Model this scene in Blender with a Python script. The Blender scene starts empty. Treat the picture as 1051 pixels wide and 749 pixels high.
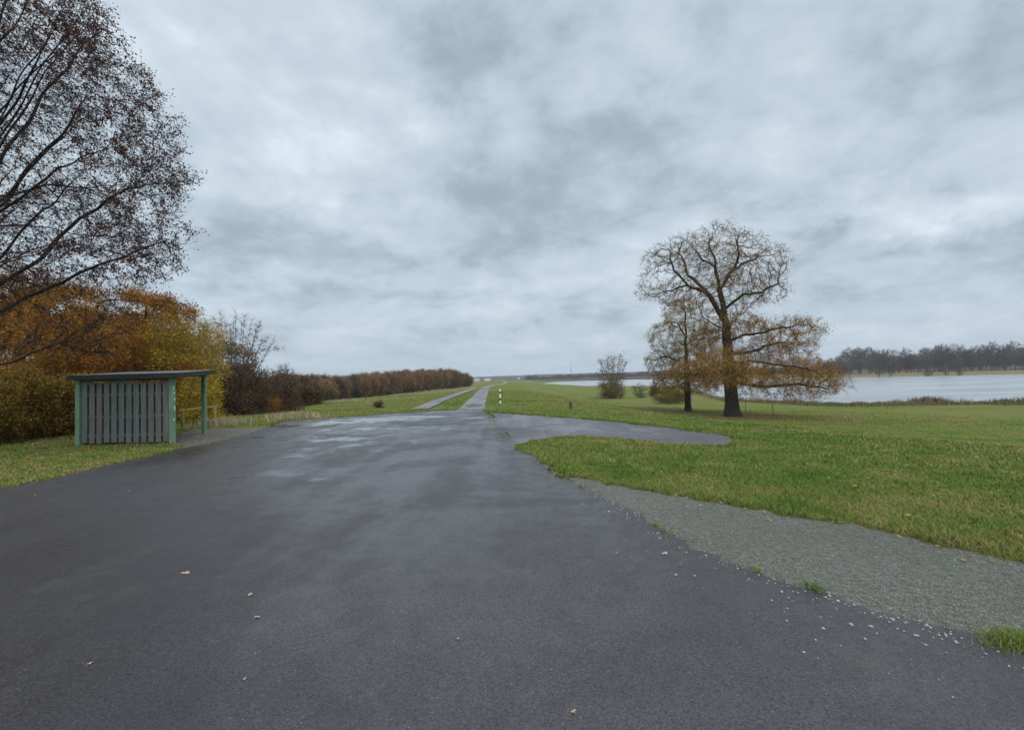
import bpy, math, numpy as np
from mathutils import Vector, Matrix
rnd = np.random.default_rng(7)
R = math.radians
C = bpy.context.scene.collection
S = bpy.context.scene

# ------------------------------------------------------------------ camera
H = 2.0; F = 480.0; CX = 525.5; CY = 374.5
pit = math.atan(13.5/F); rol = R(1.4)
fw = np.array([0, math.cos(pit), math.sin(pit)])
r0 = np.array([1.0, 0, 0]); u0 = np.array([0, -math.sin(pit), math.cos(pit)])
rt = math.cos(rol)*r0 - math.sin(rol)*u0
up = math.sin(rol)*r0 + math.cos(rol)*u0
cam = bpy.data.cameras.new('camera'); co = bpy.data.objects.new('camera', cam); C.objects.link(co)
cam.sensor_width = 36; cam.lens = F/1051*36; cam.clip_start = 0.1; cam.clip_end = 9000
co.matrix_world = Matrix(((rt[0], up[0], -fw[0], 0), (rt[1], up[1], -fw[1], 0), (rt[2], up[2], -fw[2], H), (0, 0, 0, 1)))
S.camera = co

# ------------------------------------------------------------------ light
SUN_EL, SUN_AZ = 50, 150       # azimuth clockwise from +Y (the view direction)
S.view_settings.view_transform = 'Standard'; S.view_settings.look = 'None'
S.view_settings.gamma = 1; S.view_settings.exposure = 0.42; S.view_settings.use_curve_mapping = False
try:
    S.cycles.volume_step_rate = 5; S.cycles.volume_max_steps = 16; S.cycles.max_bounces = 5
    S.cycles.diffuse_bounces = 2; S.cycles.transparent_max_bounces = 4; S.cycles.volume_bounces = 0
except Exception: pass
sun = bpy.data.lights.new('sun', 'SUN'); sun.energy = 1.3; sun.angle = R(40); sun.color = (1, 0.97, 0.93)
so = bpy.data.objects.new('sun', sun); C.objects.link(so)
a = R(SUN_AZ); e = R(SUN_EL)
sd = Vector((math.sin(a)*math.cos(e), math.cos(a)*math.cos(e), math.sin(e)))
so.rotation_euler = sd.to_track_quat('Z', 'Y').to_euler()

class NT:
    def __init__(s, tree): s.t = tree; s.n = tree.nodes; s.l = tree.links
    def put(s, sock, v):
        if v is None: return
        if hasattr(v, 'is_output') or isinstance(v, bpy.types.NodeSocket): s.l.new(v, sock)
        elif isinstance(v, (tuple, list)):
            v = tuple(v)
            if sock.type == 'RGBA' and len(v) == 3: v = v+(1,)
            sock.default_value = v
        else: sock.default_value = v
    def node(s, typ, **kw):
        n = s.n.new(typ)
        for k, v in kw.items(): setattr(n, k, v)
        return n
    def math(s, op, a, b=None, c=None, clamp=False):
        n = s.node('ShaderNodeMath', operation=op, use_clamp=clamp)
        s.put(n.inputs[0], a); s.put(n.inputs[1], b)
        if c is not None: s.put(n.inputs[2], c)
        return n.outputs[0]
    def vmath(s, op, a, b=None, scale=None):
        n = s.node('ShaderNodeVectorMath', operation=op)
        s.put(n.inputs[0], a); s.put(n.inputs[1], b)
        if scale is not None: s.put(n.inputs['Scale'], scale)
        return n.outputs['Value'] if op in ('DOT_PRODUCT', 'LENGTH', 'DISTANCE') else n.outputs[0]
    def noise(s, vec, scale, detail=4, rough=0.55, dist=0.0, col=False):
        n = s.node('ShaderNodeTexNoise'); s.put(n.inputs['Vector'], vec)
        n.inputs['Scale'].default_value = scale; n.inputs['Detail'].default_value = detail
        n.inputs['Roughness'].default_value = rough; n.inputs['Distortion'].default_value = dist
        return n.outputs['Color'] if col else n.outputs['Fac']
    def voro(s, vec, scale, out='Distance', feat='F1'):
        n = s.node('ShaderNodeTexVoronoi', feature=feat); s.put(n.inputs['Vector'], vec); n.inputs['Scale'].default_value = scale
        return n.outputs[out]
    def ramp(s, fac, stops):
        n = s.node('ShaderNodeValToRGB'); s.put(n.inputs[0], fac); cr = n.color_ramp
        while len(cr.elements) < len(stops): cr.elements.new(0.5)
        for e_, (p, c) in zip(cr.elements, stops):
            e_.position = p; e_.color = (c, c, c, 1) if isinstance(c, (int, float)) else tuple(c)+(1,)
        return n.outputs[0]
    def mix(s, f, a, b, mode='MIX'):
        n = s.node('ShaderNodeMix', data_type='RGBA', blend_type=mode)
        s.put(n.inputs[0], f); s.put(n.inputs[6], a); s.put(n.inputs[7], b); return n.outputs[2]
    def mapr(s, v, a, b, c=0.0, d=1.0, smooth=False):
        n = s.node('ShaderNodeMapRange'); n.interpolation_type = 'SMOOTHSTEP' if smooth else 'LINEAR'
        s.put(n.inputs[0], v)
        for i, x in enumerate((a, b, c, d)): n.inputs[i+1].default_value = x
        return n.outputs[0]
    def mapping(s, vec, scale=(1, 1, 1), loc=(0, 0, 0), rot=(0, 0, 0)):
        n = s.node('ShaderNodeMapping'); s.put(n.inputs[0], vec); n.inputs['Location'].default_value = loc
        n.inputs['Rotation'].default_value = rot; n.inputs['Scale'].default_value = scale; return n.outputs[0]

def ray(px, py): return fw + (px-CX)/F*rt - (py-CY)/F*up
def gnd(px, py, z=0.0):
    d = ray(px, py); t = (z-H)/d[2]; return np.array([d[0]*t, d[1]*t, z])
def at(px, py, Y):
    d = ray(px, py); t = Y/d[1]; return np.array([d[0]*t, Y, H+d[2]*t])

# world: overcast sky, cloud deck over a Nishita sky
W = bpy.data.worlds.new('World'); S.world = W; W.use_nodes = True
n = NT(W.node_tree); n.n.clear()
tc = n.node('ShaderNodeTexCoord').outputs['Generated']
dirn = n.vmath('NORMALIZE', tc)
sep = n.node('ShaderNodeSeparateXYZ'); n.put(sep.inputs[0], dirn)
z = n.math('MAXIMUM', sep.outputs[2], 0.0)
inv = n.math('DIVIDE', 1.0, n.math('ADD', z, 0.30))
cmb = n.node('ShaderNodeCombineXYZ')
n.put(cmb.inputs[0], n.math('MULTIPLY', sep.outputs[0], inv)); n.put(cmb.inputs[1], n.math('MULTIPLY', sep.outputs[1], inv))
n.put(cmb.inputs[2], 0.0)
uv = cmb.outputs[0]
warp = n.vmath('ADD', uv, n.vmath('SCALE', n.vmath('SUBTRACT', n.noise(uv, 1.3, 3, 0.5, col=True), (0.5, 0.5, 0.5)), scale=0.22))
big = n.noise(n.mapping(warp, (1, 1.15, 1), (1.3, .4, 0)), 1.8, 9, 0.60, 0.0)
med = n.noise(n.mapping(warp, (1.0, 0.8, 1), (3, 7, 0)), 4.6, 8, 0.62, 0.0)
fine = n.noise(n.mapping(warp, (1, 1, 1), (8, 2, 0)), 11.0, 3, 0.45)
cl = n.math('ADD', n.math('MULTIPLY', big, 0.58), n.math('ADD', n.math('MULTIPLY', med, 0.32), n.math('MULTIPLY', fine, 0.10)))
dw = n.vmath('ADD', dirn, n.vmath('SCALE', n.vmath('SUBTRACT', n.noise(dirn, 9.0, 8, 0.68, col=True), (0.5, 0.5, 0.5)), scale=0.19))
# individual darker and brighter clouds: direction, size, flattening, strength
CL = [((455, 62), .11, 1.6, -.10), ((640, 150), .13, 1.5, -.09), ((800, 185), .14, 2.2, -.08), ((520, 240), .17, 2.0, -.08),
      ((300, 255), .14, 2.2, -.08), ((960, 255), .16, 3.2, -.07), ((830, 250), .05, 1.8, -.10), ((985, 60), .14, 1.6, -.03), ((380, 270), .1, 2.5, -.06),
      ((900, 225), .12, 3.0, .10), ((1010, 215), .12, 3.0, .10), ((880, 110), .12, 2.0, .05), ((290, 190), .07, 2.0, .08), ((150, 60), .3, 1.2, .05),
      ((430, 130), .08, 2.0, .05), ((720, 330), .2, 4.0, .03), ((330, 60), .15, 1.4, .03), ((960, 330), .14, 5.0, .05)]
for (cx_, cy_), sz, fl, st in CL:
    d0 = ray(cx_, cy_); d0 = d0/np.linalg.norm(d0)
    df = n.vmath('MULTIPLY', n.vmath('SUBTRACT', dw, tuple(d0)), (1, 1, fl))
    blob = n.mapr(n.vmath('LENGTH', df), sz*1.6, 0.0, 0.0, st*.9, smooth=True)
    cl = n.math('ADD', cl, blob)
col = n.ramp(cl, [(0.27, (.245, .303, .360)), (0.39, (.308, .372, .434)), (0.48, (.405, .482, .550)), (0.58, (.490, .566, .630)), (0.73, (.70, .76, .81))])
hz = n.mapr(sep.outputs[2], 0.0, 0.17, 0.62, 0.0, smooth=True)
col = n.mix(hz, col, (.40, .478, .548))
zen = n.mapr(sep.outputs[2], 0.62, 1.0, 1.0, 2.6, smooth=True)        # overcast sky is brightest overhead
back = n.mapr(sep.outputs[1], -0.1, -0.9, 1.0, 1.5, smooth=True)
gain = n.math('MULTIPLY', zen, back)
sky = n.node('ShaderNodeTexSky', sky_type='NISHITA', sun_disc=False, sun_elevation=R(SUN_EL), sun_rotation=R(SUN_AZ))
b1 = n.node('ShaderNodeBackground'); n.put(b1.inputs[0], sky.outputs[0]); b1.inputs[1].default_value = 0.05
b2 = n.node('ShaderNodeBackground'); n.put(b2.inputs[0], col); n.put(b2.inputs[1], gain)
ms = n.node('ShaderNodeMixShader'); ms.inputs[0].default_value = 0.93
n.l.new(b1.outputs[0], ms.inputs[1]); n.l.new(b2.outputs[0], ms.inputs[2])
wo = n.node('ShaderNodeOutputWorld'); n.l.new(ms.outputs[0], wo.inputs[0])

# ------------------------------------------------------------------ materials
def material(name, build):
    m = bpy.data.materials.new(name); m.use_nodes = True; t = NT(m.node_tree)
    bs = m.node_tree.nodes['Principled BSDF']; build(t, bs); return m
def bump(t, bs, h, dist, strength=1.0):
    b = t.node('ShaderNodeBump'); b.inputs['Strength'].default_value = strength; b.inputs['Distance'].default_value = dist
    t.put(b.inputs['Height'], h); t.put(bs.inputs['Normal'], b.outputs[0])
def objc(t): return t.node('ShaderNodeTexCoord').outputs['Object']
def geo(t): return t.node('ShaderNodeNewGeometry')

def leaf_mat(name, cols, rough=0.6, trans=0.25, scale=0.5):
    def b(t, bs):
        g = geo(t); r = g.outputs['Random Per Island']
        nz = t.noise(objc(t), scale, 2)
        f = t.math('ADD', t.math('MULTIPLY', r, 0.55), t.math('SUBTRACT', t.math('MULTIPLY', nz, 1.5), 0.52), clamp=True)
        k = len(cols)
        c = t.ramp(f, [(i/(k-1), cc) for i, cc in enumerate(cols)])
        t.put(bs.inputs['Base Color'], c); bs.inputs['Roughness'].default_value = rough
        bs.inputs['Specular IOR Level'].default_value = 0.25
        tr = t.node('ShaderNodeBsdfTranslucent'); t.put(tr.inputs[0], c)
        mx = t.node('ShaderNodeMixShader'); mx.inputs[0].default_value = trans
        out = [x for x in t.n if x.type == 'OUTPUT_MATERIAL'][0]
        t.l.new(bs.outputs[0], mx.inputs[1]); t.l.new(tr.outputs[0], mx.inputs[2]); t.l.new(mx.outputs[0], out.inputs[0])
    return material(name, b)
def bark_mat(name, c1, c2, c3=None):
    def b(t, bs):
        o = objc(t)
        f = t.noise(t.mapping(o, (1, 1, 0.25)), 9, 5, 0.65)
        c = t.ramp(f, [(0.3, c1), (0.7, c2)])
        if c3: c = t.mix(t.mapr(t.noise(o, 1.2, 3), 0.5, 0.68, 0, 0.8), c, c3)
        t.put(bs.inputs['Base Color'], c); bs.inputs['Roughness'].default_value = 0.85
        bs.inputs['Specular IOR Level'].default_value = 0.2
        bump(t, bs, f, 0.04)
    return material(name, b)
M = {}
M['bark'] = bark_mat('oak bark', (.016, .013, .010), (.055, .043, .030), (.05, .055, .022))
M['bark_dark'] = bark_mat('dark wet bark', (.014, .012, .011), (.045, .037, .032))
M['bark_grey'] = bark_mat('grey brown bark', (.07, .06, .052), (.17, .145, .125))
M['bark_far'] = bark_mat('far bare twigs', (.06, .048, .04), (.115, .092, .076))
M['oak_leaf'] = leaf_mat('oak leaves', [(.09, .08, .022), (.24, .155, .032), (.46, .235, .034), (.38, .165, .034), (.25, .16, .075)], scale=.28)
M['oak_leaf_olive'] = leaf_mat('young oak leaves', [(.12, .11, .034), (.28, .21, .045), (.48, .29, .05), (.24, .17, .065)], scale=.3)
M['crown_leaf'] = leaf_mat('purple brown leaves', [(.028, .016, .016), (.07, .028, .026), (.12, .050, .038), (.10, .060, .030)], trans=.15, scale=.4)
M['beech_leaf'] = leaf_mat('orange beech leaves', [(.05, .035, .012), (.17, .065, .012), (.36, .14, .014), (.30, .17, .020), (.12, .055, .016)], scale=.5)
M['olive_leaf'] = leaf_mat('olive yellow leaves', [(.035, .035, .010), (.12, .085, .012), (.32, .21, .018), (.20, .08, .016), (.09, .06, .014)], scale=1.4)
M['yellow_leaf'] = leaf_mat('yellow leaves', [(.14, .11, .022), (.36, .25, .024), (.55, .38, .024), (.40, .22, .025)], scale=.6)
M['rust_leaf'] = leaf_mat('rusty leaves', [(.085, .055, .032), (.17, .10, .045), (.29, .155, .06), (.13, .09, .05)], scale=.12)
M['rust_leaf_b'] = leaf_mat('orange brown leaves', [(.12, .07, .035), (.24, .13, .045), (.34, .18, .06), (.16, .10, .045)], scale=.12)
M['scrub_leaf'] = leaf_mat('dark scrub leaves', [(.045, .036, .024), (.10, .07, .04), (.14, .08, .04), (.09, .085, .04)], scale=.5)
M['scrub_green'] = leaf_mat('green grey scrub leaves', [(.04, .045, .022), (.075, .075, .035), (.09, .065, .03)], scale=.5)
M['pale_leaf'] = leaf_mat('dry shrub leaves', [(.07, .05, .02), (.14, .10, .03), (.17, .12, .04), (.08, .06, .035)], scale=.5)
M['litter_leaf'] = leaf_mat('fallen leaves', [(.12, .06, .025), (.28, .15, .05), (.42, .27, .09), (.20, .10, .04)], scale=2)
M['far_leaf'] = leaf_mat('far grey brown foliage', [(.07, .055, .045), (.12, .09, .065), (.17, .105, .06), (.10, .09, .06)], scale=.05)

def grass_ground(t, bs):
    o = objc(t)
    big_ = t.noise(t.mapping(o, (.7, 1.3, 1)), 0.11, 4, 0.65, 0.4); mid = t.noise(o, 0.6, 6, 0.7); fin = t.noise(o, 9, 5, 0.7); vf = t.noise(o, 45, 3, 0.7)
    at_ = t.node('ShaderNodeAttribute', attribute_name='litter').outputs['Fac']
    dr = t.node('ShaderNodeAttribute', attribute_name='dry').outputs['Fac']
    f = t.math('ADD', t.math('MULTIPLY', big_, 0.5), t.math('MULTIPLY', mid, 0.5))
    c = t.ramp(f, [(0.36, (.055, .125, .012)), (0.45, (.105, .160, .020)), (0.52, (.165, .175, .036)), (0.60, (.21, .165, .062))])
    c = t.mix(t.math('MULTIPLY', dr, t.mapr(mid, 0.3, 0.7, 0.35, 1.0)), c, (.22, .165, .075))
    c = t.mix(t.mapr(fin, 0.35, 0.7, 0.0, 0.55), c, (.05, .075, .014))
    lit = t.ramp(t.noise(o, 6, 5, 0.7), [(0.3, (.03, .022, .012)), (0.6, (.10, .055, .022)), (0.75, (.17, .10, .03))])
    c = t.mix(t.mapr(t.math('ADD', at_, t.math('MULTIPLY', t.math('SUBTRACT', fin, 0.5), 0.6)), 0.35, 0.6, 0, 1), c, lit)
    t.put(bs.inputs['Base Color'], c); bs.inputs['Roughness'].default_value = 0.95; bs.inputs['Specular IOR Level'].default_value = 0.1
    bump(t, bs, t.math('ADD', fin, t.math('MULTIPLY', vf, 0.5)), 0.06)
M['ground'] = material('meadow grass', grass_ground)

def blade(name, stops):
    def b(t, bs):
        o = objc(t)
        f = t.math('ADD', t.math('ADD', t.math('MULTIPLY', t.noise(o, 0.8, 5, 0.65), 0.85), t.math('SUBTRACT', t.math('MULTIPLY', t.noise(t.mapping(o, (.6, 1.3, 1)), 0.16, 4, 0.6), 0.75), .33)), t.math('MULTIPLY', t.math('SUBTRACT', geo(t).outputs['Random Per Island'], .4), 0.26))
        t.put(bs.inputs['Base Color'], t.ramp(f, stops)); bs.inputs['Roughness'].default_value = 0.6
        bs.inputs['Specular IOR Level'].default_value = 0.25
    return material(name, b)
M['blade'] = blade('grass blades', [(0.26, (.045, .110, .010)), (0.42, (.095, .170, .016)), (0.53, (.165, .205, .032)), (0.60, (.27, .225, .075)), (0.76, (.33, .25, .12))])
M['reed'] = blade('dry reeds', [(0.28, (.09, .10, .035)), (0.45, (.17, .14, .065)), (0.6, (.23, .165, .09)), (0.75, (.14, .14, .055))])
M['straw'] = blade('straw', [(0.3, (.25, .20, .10)), (0.7, (.42, .36, .22))])

WET = [((305, 437), 2.6, .9), ((340, 434), 4.0, 1.0), ((385, 431), 4.2, 1.1), ((418, 428), 2.6, 1.0), ((375, 441), 3.4, .55), ((442, 428.5), 1.6, .9), ((484, 429), 1.3, .8),
       ((450, 503), .28, .10), ((427, 505), .2, .07), ((445, 520), .12, .05), ((262, 488), 2.6, .5), ((330, 452), 5.5, .5), ((300, 466), 3.2, .42), ((430, 440), 3.0, .45), ((330, 425), 4.0, .7)]
def asphalt(t, bs, dark=1.0, wet=True, tint=(1, 1, 1)):
    o = objc(t)
    agg = t.voro(o, 95, 'Color'); sp = t.node('ShaderNodeSeparateColor'); t.put(sp.inputs[0], agg)
    d = t.voro(o, 95); fin = t.noise(o, 260, 2, 0.6); mid = t.noise(o, 3.2, 6, 0.65, 0.4); big_ = t.noise(o, 0.32, 4, 0.6, 0.8)
    lanes = t.noise(t.mapping(o, (1.2, 0.05, 1), (0, 0, 0), (0, 0, R(6))), 1.0, 3, 0.5)
    base = t.math('ADD', t.math('MULTIPLY', sp.outputs[0], 0.040), 0.012)
    base = t.math('MULTIPLY', base, t.mapr(mid, 0.25, 0.75, 0.82, 1.18))
    base = t.math('MULTIPLY', base, t.mapr(big_, 0.3, 0.7, 0.7, 1.35))
    base = t.math('ADD', base, t.mapr(sp.outputs[1], 0.985, 0.998, 0.0, 0.06))     # pale chips
    base = t.math('MULTIPLY', base, dark)
    sd_ = t.node('ShaderNodeSeparateXYZ'); t.put(sd_.inputs[0], o); ln_ = t.math('SUBTRACT', t.math('ADD', sd_.outputs[0], t.math('MULTIPLY', sd_.outputs[1], .30)), t.math('SUBTRACT', t.math('MULTIPLY', mid, .25), 1.15))
    base = t.math('MULTIPLY', base, t.mapr(ln_, -.12, .06, .74, 1.0, True))
    cc = t.node('ShaderNodeCombineColor')
    for i in range(3): t.put(cc.inputs[i], t.math('MULTIPLY', base, (1.17, .97, 1.03)[i]*tint[i]))
    c = cc.outputs[0]
    c = t.mix(t.mapr(t.noise(o, 1.4, 4, 0.6), 0.56, 0.72, 0, 0.5), c, (.055, .052, .038))   # dirt and moss
    ed_ = t.voro(t.vmath('ADD', o, t.vmath('SCALE', t.noise(o, 1.6, 5, .6, col=True), scale=.7)), .22, feat='DISTANCE_TO_EDGE')
    crk = t.math('MULTIPLY', t.mapr(ed_, .0012, .0035, 1, 0), t.mapr(t.noise(o, .4, 2), .50, .58, 0, 1))
    c = t.mix(t.math('MULTIPLY', crk, .75), c, (.012, .012, .011))
    damp = t.mapr(t.math('ADD', t.math('MULTIPLY', big_, 0.5), t.math('ADD', t.math('MULTIPLY', mid, 0.2), t.math('MULTIPLY', lanes, 0.3))), 0.42, 0.58, 0, 1, True)
    rough = t.mapr(damp, 0, 1, 0.50, 0.27)
    hgt = t.math('ADD', t.math('MULTIPLY', d, -1.0), t.math('MULTIPLY', fin, 0.35))
    if wet:
        wn = t.math('MULTIPLY', t.math('SUBTRACT', t.noise(t.mapping(o, (1, .8, 1)), 1.1, 5, 0.62, .5), 0.5), 2.6)
        tot = 0.0
        for (px, py), rx, k in WET:
            p = gnd(px, py); ry = rx*(0.55 if py < 480 else 0.5)
            v = t.vmath('MULTIPLY', t.vmath('SUBTRACT', o, (p[0], p[1], 0)), (1/rx, 1/ry, 0))
            tot = t.math('MAXIMUM', tot, t.math('MULTIPLY', t.math('SUBTRACT', 1.0, t.vmath('LENGTH', v)), k))
        pud = t.mapr(t.math('ADD', tot, wn), 0.22, 0.74, 0, 1, True)
        pud = t.math('MULTIPLY', pud, t.mapr(tot, 0.0, 0.05, 0, 1))
        rough = t.math('ADD', t.math('MULTIPLY', rough, t.math('SUBTRACT', 1.0, pud)), t.math('MULTIPLY', pud, 0.07))
        c = t.mix(t.math('MULTIPLY', pud, 0.5), c, (.015, .016, .018))
        hgt = t.math('MULTIPLY', hgt, t.math('SUBTRACT', 1.0, t.math('MULTIPLY', pud, 0.97)))
    t.put(bs.inputs['Base Color'], c); t.put(bs.inputs['Roughness'], rough)
    bs.inputs['Specular IOR Level'].default_value = 0.65
    bump(t, bs, hgt, 0.0035, 0.55)
M['asphalt'] = material('damp asphalt', lambda t, b: asphalt(t, b))
M['asphalt_old'] = material('old grey asphalt', lambda t, b: asphalt(t, b, 1.9, False, (.98, 1.0, 1.04)))
M['path'] = material('path concrete', lambda t, b: asphalt(t, b, 3.0, False, (1.02, 1.0, .98)))
def gravel(t, bs, c=((.08, .082, .062), (.145, .148, .118), (.26, .26, .22)), sc=60):
    o = objc(t); v = t.voro(o, sc, 'Color'); sp = t.node('ShaderNodeSeparateColor'); t.put(sp.inputs[0], v)
    d = t.voro(o, sc); big_ = t.noise(o, 0.8, 5, 0.6)
    k = t.ramp(sp.outputs[0], [(0.1, c[0]), (0.55, c[1]), (1.0, c[2])])
    k = t.mix(t.mapr(big_, 0.45, 0.66, 0, 0.6), k, (.085, .092, .055))
    k = t.mix(t.mapr(d, 0.35, 0.7, 0, 0.6), k, (.04, .04, .034))
    t.put(bs.inputs['Base Color'], k); bs.inputs['Roughness'].default_value = 0.8
    bump(t, bs, t.math('MULTIPLY', d, -1.0), 0.012)
M['gravel'] = material('gravel verge', gravel)
M['dirt'] = material('trodden dirt', lambda t, b: gravel(t, b, ((.07, .055, .045), (.14, .115, .10), (.22, .19, .17)), 22))
def flat(name, c, c2=None, rough=0.7, sc=6, bd=0.0, stretch=(1, 1, 1)):
    def b(t, bs):
        f = t.noise(t.mapping(objc(t), stretch), sc, 5, 0.6)
        t.put(bs.inputs['Base Color'], t.ramp(f, [(0.35, c), (0.68, c2 or c)])); bs.inputs['Roughness'].default_value = rough
        if bd: bump(t, bs, f, bd)
    return material(name, b)
M['stone'] = flat('pale stones', (.10, .10, .08), (.27, .265, .225), 0.75, 14)
M['chip'] = flat('pale chips', (.20, .205, .20), (.46, .46, .44), 0.6, 8)
M['green_paint'] = flat('green painted timber', (.105, .185, .115), (.16, .265, .17), 0.55, 7, .002, (1, 1, .3))
M['green_dark'] = flat('mossy dark timber', (.03, .045, .035), (.07, .085, .065), 0.7, 7)
M['plank_plain'] = flat('weathered green planks', (.075, .10, .085), (.135, .15, .135), 0.75, 5, .003, (4, 4, .35))
def plank_m(t, bs):
    f = t.noise(t.mapping(objc(t), (4, 4, .35)), 5, 5, .6); r = geo(t).outputs['Random Per Island']
    c = t.mix(t.ramp(r, [(.55, 0), (.8, 1)]), t.ramp(f, [(.35, (.075, .092, .085)), (.68, (.15, .165, .155))]), t.ramp(f, [(.35, (.095, .085, .075)), (.68, (.16, .15, .14))]))
    t.put(bs.inputs['Base Color'], c); bs.inputs['Roughness'].default_value = .75; bump(t, bs, f, .003)
M['plank'] = material('weathered planks', plank_m)
M['plank_red'] = flat('weathered brown planks', (.10, .095, .085), (.15, .14, .13), 0.75, 5, .003, (4, 4, .35))
M['plank_shaded'] = flat('rear planks with painted shade', (.028, .038, .038), (.055, .068, .066), 0.8, 5, .002, (4, 4, .35))  # plank colour darkened, shade behind the front slats is painted in
M['fascia'] = flat('mossy black fascia', (.012, .013, .011), (.045, .045, .038), 0.95, 9, .004, (1, 1, 3))
M['felt'] = flat('grey roofing felt', (.10, .12, .12), (.18, .20, .20), 0.7, 4, .002)
M['yellow_wood'] = flat('lichen yellow wood', (.20, .19, .07), (.33, .30, .12), 0.7, 8)
M['white'] = flat('white paint', (.72, .72, .70), (.8, .8, .78), 0.5, 5)
M['black'] = flat('black paint', (.02, .02, .02), (.04, .035, .03), 0.5, 5)
M['post_wood'] = flat('dark wooden post', (.045, .035, .028), (.10, .085, .07), 0.8, 9)
M['leaf_dry'] = flat('dry fallen leaf', (.30, .20, .12), (.50, .38, .26), 0.7, 30)
M['wall_white'] = flat('far white walls', (.65, .65, .62), (.75, .74, .72), 0.8, .3)
M['roof_red'] = flat('far red roof', (.16, .07, .05), (.24, .11, .08), 0.8, .5)
M['roof_grey'] = flat('far grey roof', (.14, .14, .15), (.22, .22, .22), 0.8, .5)
M['glass'] = flat('window glass', (.03, .035, .04), (.05, .055, .06), 0.15, 1)
M['steel'] = flat('grey steel', (.2, .2, .2), (.3, .3, .3), 0.5, 1)
M['hill'] = flat('far woods', (.035, .04, .036), (.075, .066, .052), 0.95, .02)
def water(t, bs):
    o = objc(t); st_ = t.noise(t.mapping(o, (.012, .09, 1), (0, 0, 0), (0, 0, R(-8))), 1.0, 4, .65)
    bs.inputs['Base Color'].default_value = (.33, .35, .37, 1); t.put(bs.inputs['Roughness'], t.mapr(st_, .35, .65, .42, .12)); t.put(bs.inputs['Base Color'], t.mix(t.mapr(st_, .4, .6), (.24, .26, .27), (.40, .415, .43)))
    bs.inputs['IOR'].default_value = 1.33
    w = t.math('ADD', t.noise(t.mapping(o, (1, 2.2, 1)), 0.9, 4, 0.6), t.math('MULTIPLY', t.noise(t.mapping(o, (.05, .16, 1)), 1.0, 3, 0.6), 2.0))
    bump(t, bs, w, 0.09, 0.6)
M['water'] = material('river water', water)

# ------------------------------------------------------------------ mesh helpers
def mesh_from(name, V, polys, mats, smooth=False, attrs=None):
    """polys: list of (face array (n,k), material index)"""
    me = bpy.data.meshes.new(name); V = np.ascontiguousarray(V, dtype=np.float32)
    me.vertices.add(len(V)); me.vertices.foreach_set('co', V.ravel())
    tot = sum(len(f) for f, _ in polys); nl = sum(f.size for f, _ in polys)
    me.loops.add(nl); me.polygons.add(tot)
    me.loops.foreach_set('vertex_index', np.concatenate([f.ravel() for f, _ in polys]).astype(np.int32))
    st = []; mi = []; off = 0
    for f, m in polys:
        k = f.shape[1]; st.append(off+np.arange(len(f))*k); off += f.size; mi.append(np.full(len(f), m))
    me.polygons.foreach_set('loop_start', np.concatenate(st).astype(np.int32))
    me.polygons.foreach_set('material_index', np.concatenate(mi).astype(np.int32))
    if smooth: me.polygons.foreach_set('use_smooth', np.ones(tot, dtype=bool))
    for m in mats: me.materials.append(m)
    me.update(calc_edges=True)
    for k, v in (attrs or {}).items():
        a_ = me.attributes.new(k, 'FLOAT', 'POINT'); a_.data.foreach_set('value', np.asarray(v, dtype=np.float32))
    return me
def link(name, me, parent=None, loc=None):
    o = bpy.data.objects.new(name, me); C.objects.link(o)
    if parent: o.parent = parent
    if loc is not None: o.location = loc
    return o
def tag(o, label, cat, group=None, kind=None):
    if label: o['label'] = label
    if cat: o['category'] = cat
    if group: o['group'] = group
    if kind: o['kind'] = kind
    return o
def structure(o): o['kind'] = 'structure'; return o
def thing(name, label, cat, loc, group=None):
    o = bpy.data.objects.new(name, None); C.objects.link(o); o.location = loc; o.empty_display_size = .1
    return tag(o, label, cat, group)

class MB:
    def __init__(s): s.v = []; s.f = []; s.n = 0
    def add(s, v, f):
        v = np.asarray(v, float); s.v.append(v); s.f += [tuple(i+s.n for i in q) for q in f]; s.n += len(v)
    def hexa(s, p): s.add(p, [(3, 2, 1, 0), (4, 5, 6, 7), (0, 1, 5, 4), (1, 2, 6, 5), (2, 3, 7, 6), (3, 0, 4, 7)])
    def box(s, c, ax, ay, az):
        """centre and three half vectors"""
        c, ax, ay, az = [np.asarray(q, float) for q in (c, ax, ay, az)]
        s.hexa([c-ax-ay-az, c+ax-ay-az, c+ax+ay-az, c-ax+ay-az, c-ax-ay+az, c+ax-ay+az, c+ax+ay+az, c-ax+ay+az])
    def tube(s, a, b, r1, r2=None, k=8):
        a, b = np.asarray(a, float), np.asarray(b, float); r2 = r1 if r2 is None else r2
        d = (b-a)/np.linalg.norm(b-a); h = np.array([1, 0, 0]) if abs(d[2]) > .7 else np.array([0, 0, 1.])
        u = np.cross(d, h); u /= np.linalg.norm(u); w = np.cross(d, u); an = np.arange(k)*2*math.pi/k
        ring = np.outer(np.cos(an), u)+np.outer(np.sin(an), w)
        s.add(np.vstack([a+ring*r1, b+ring*r2]), [(i, (i+1) % k, k+(i+1) % k, k+i) for i in range(k)]+[tuple(range(k))[::-1], tuple(range(k, 2*k))])
    def build(s, name, mat, parent=None, loc=None, bevel=0):
        me = bpy.data.meshes.new(name); me.from_pydata([tuple(q) for q in np.vstack(s.v)], [], s.f)
        me.materials.append(mat); me.update(); o = link(name, me, parent, loc)
        if bevel:
            m = o.modifiers.new('bevel', 'BEVEL'); m.width = bevel; m.segments = 2
        return o

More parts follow.
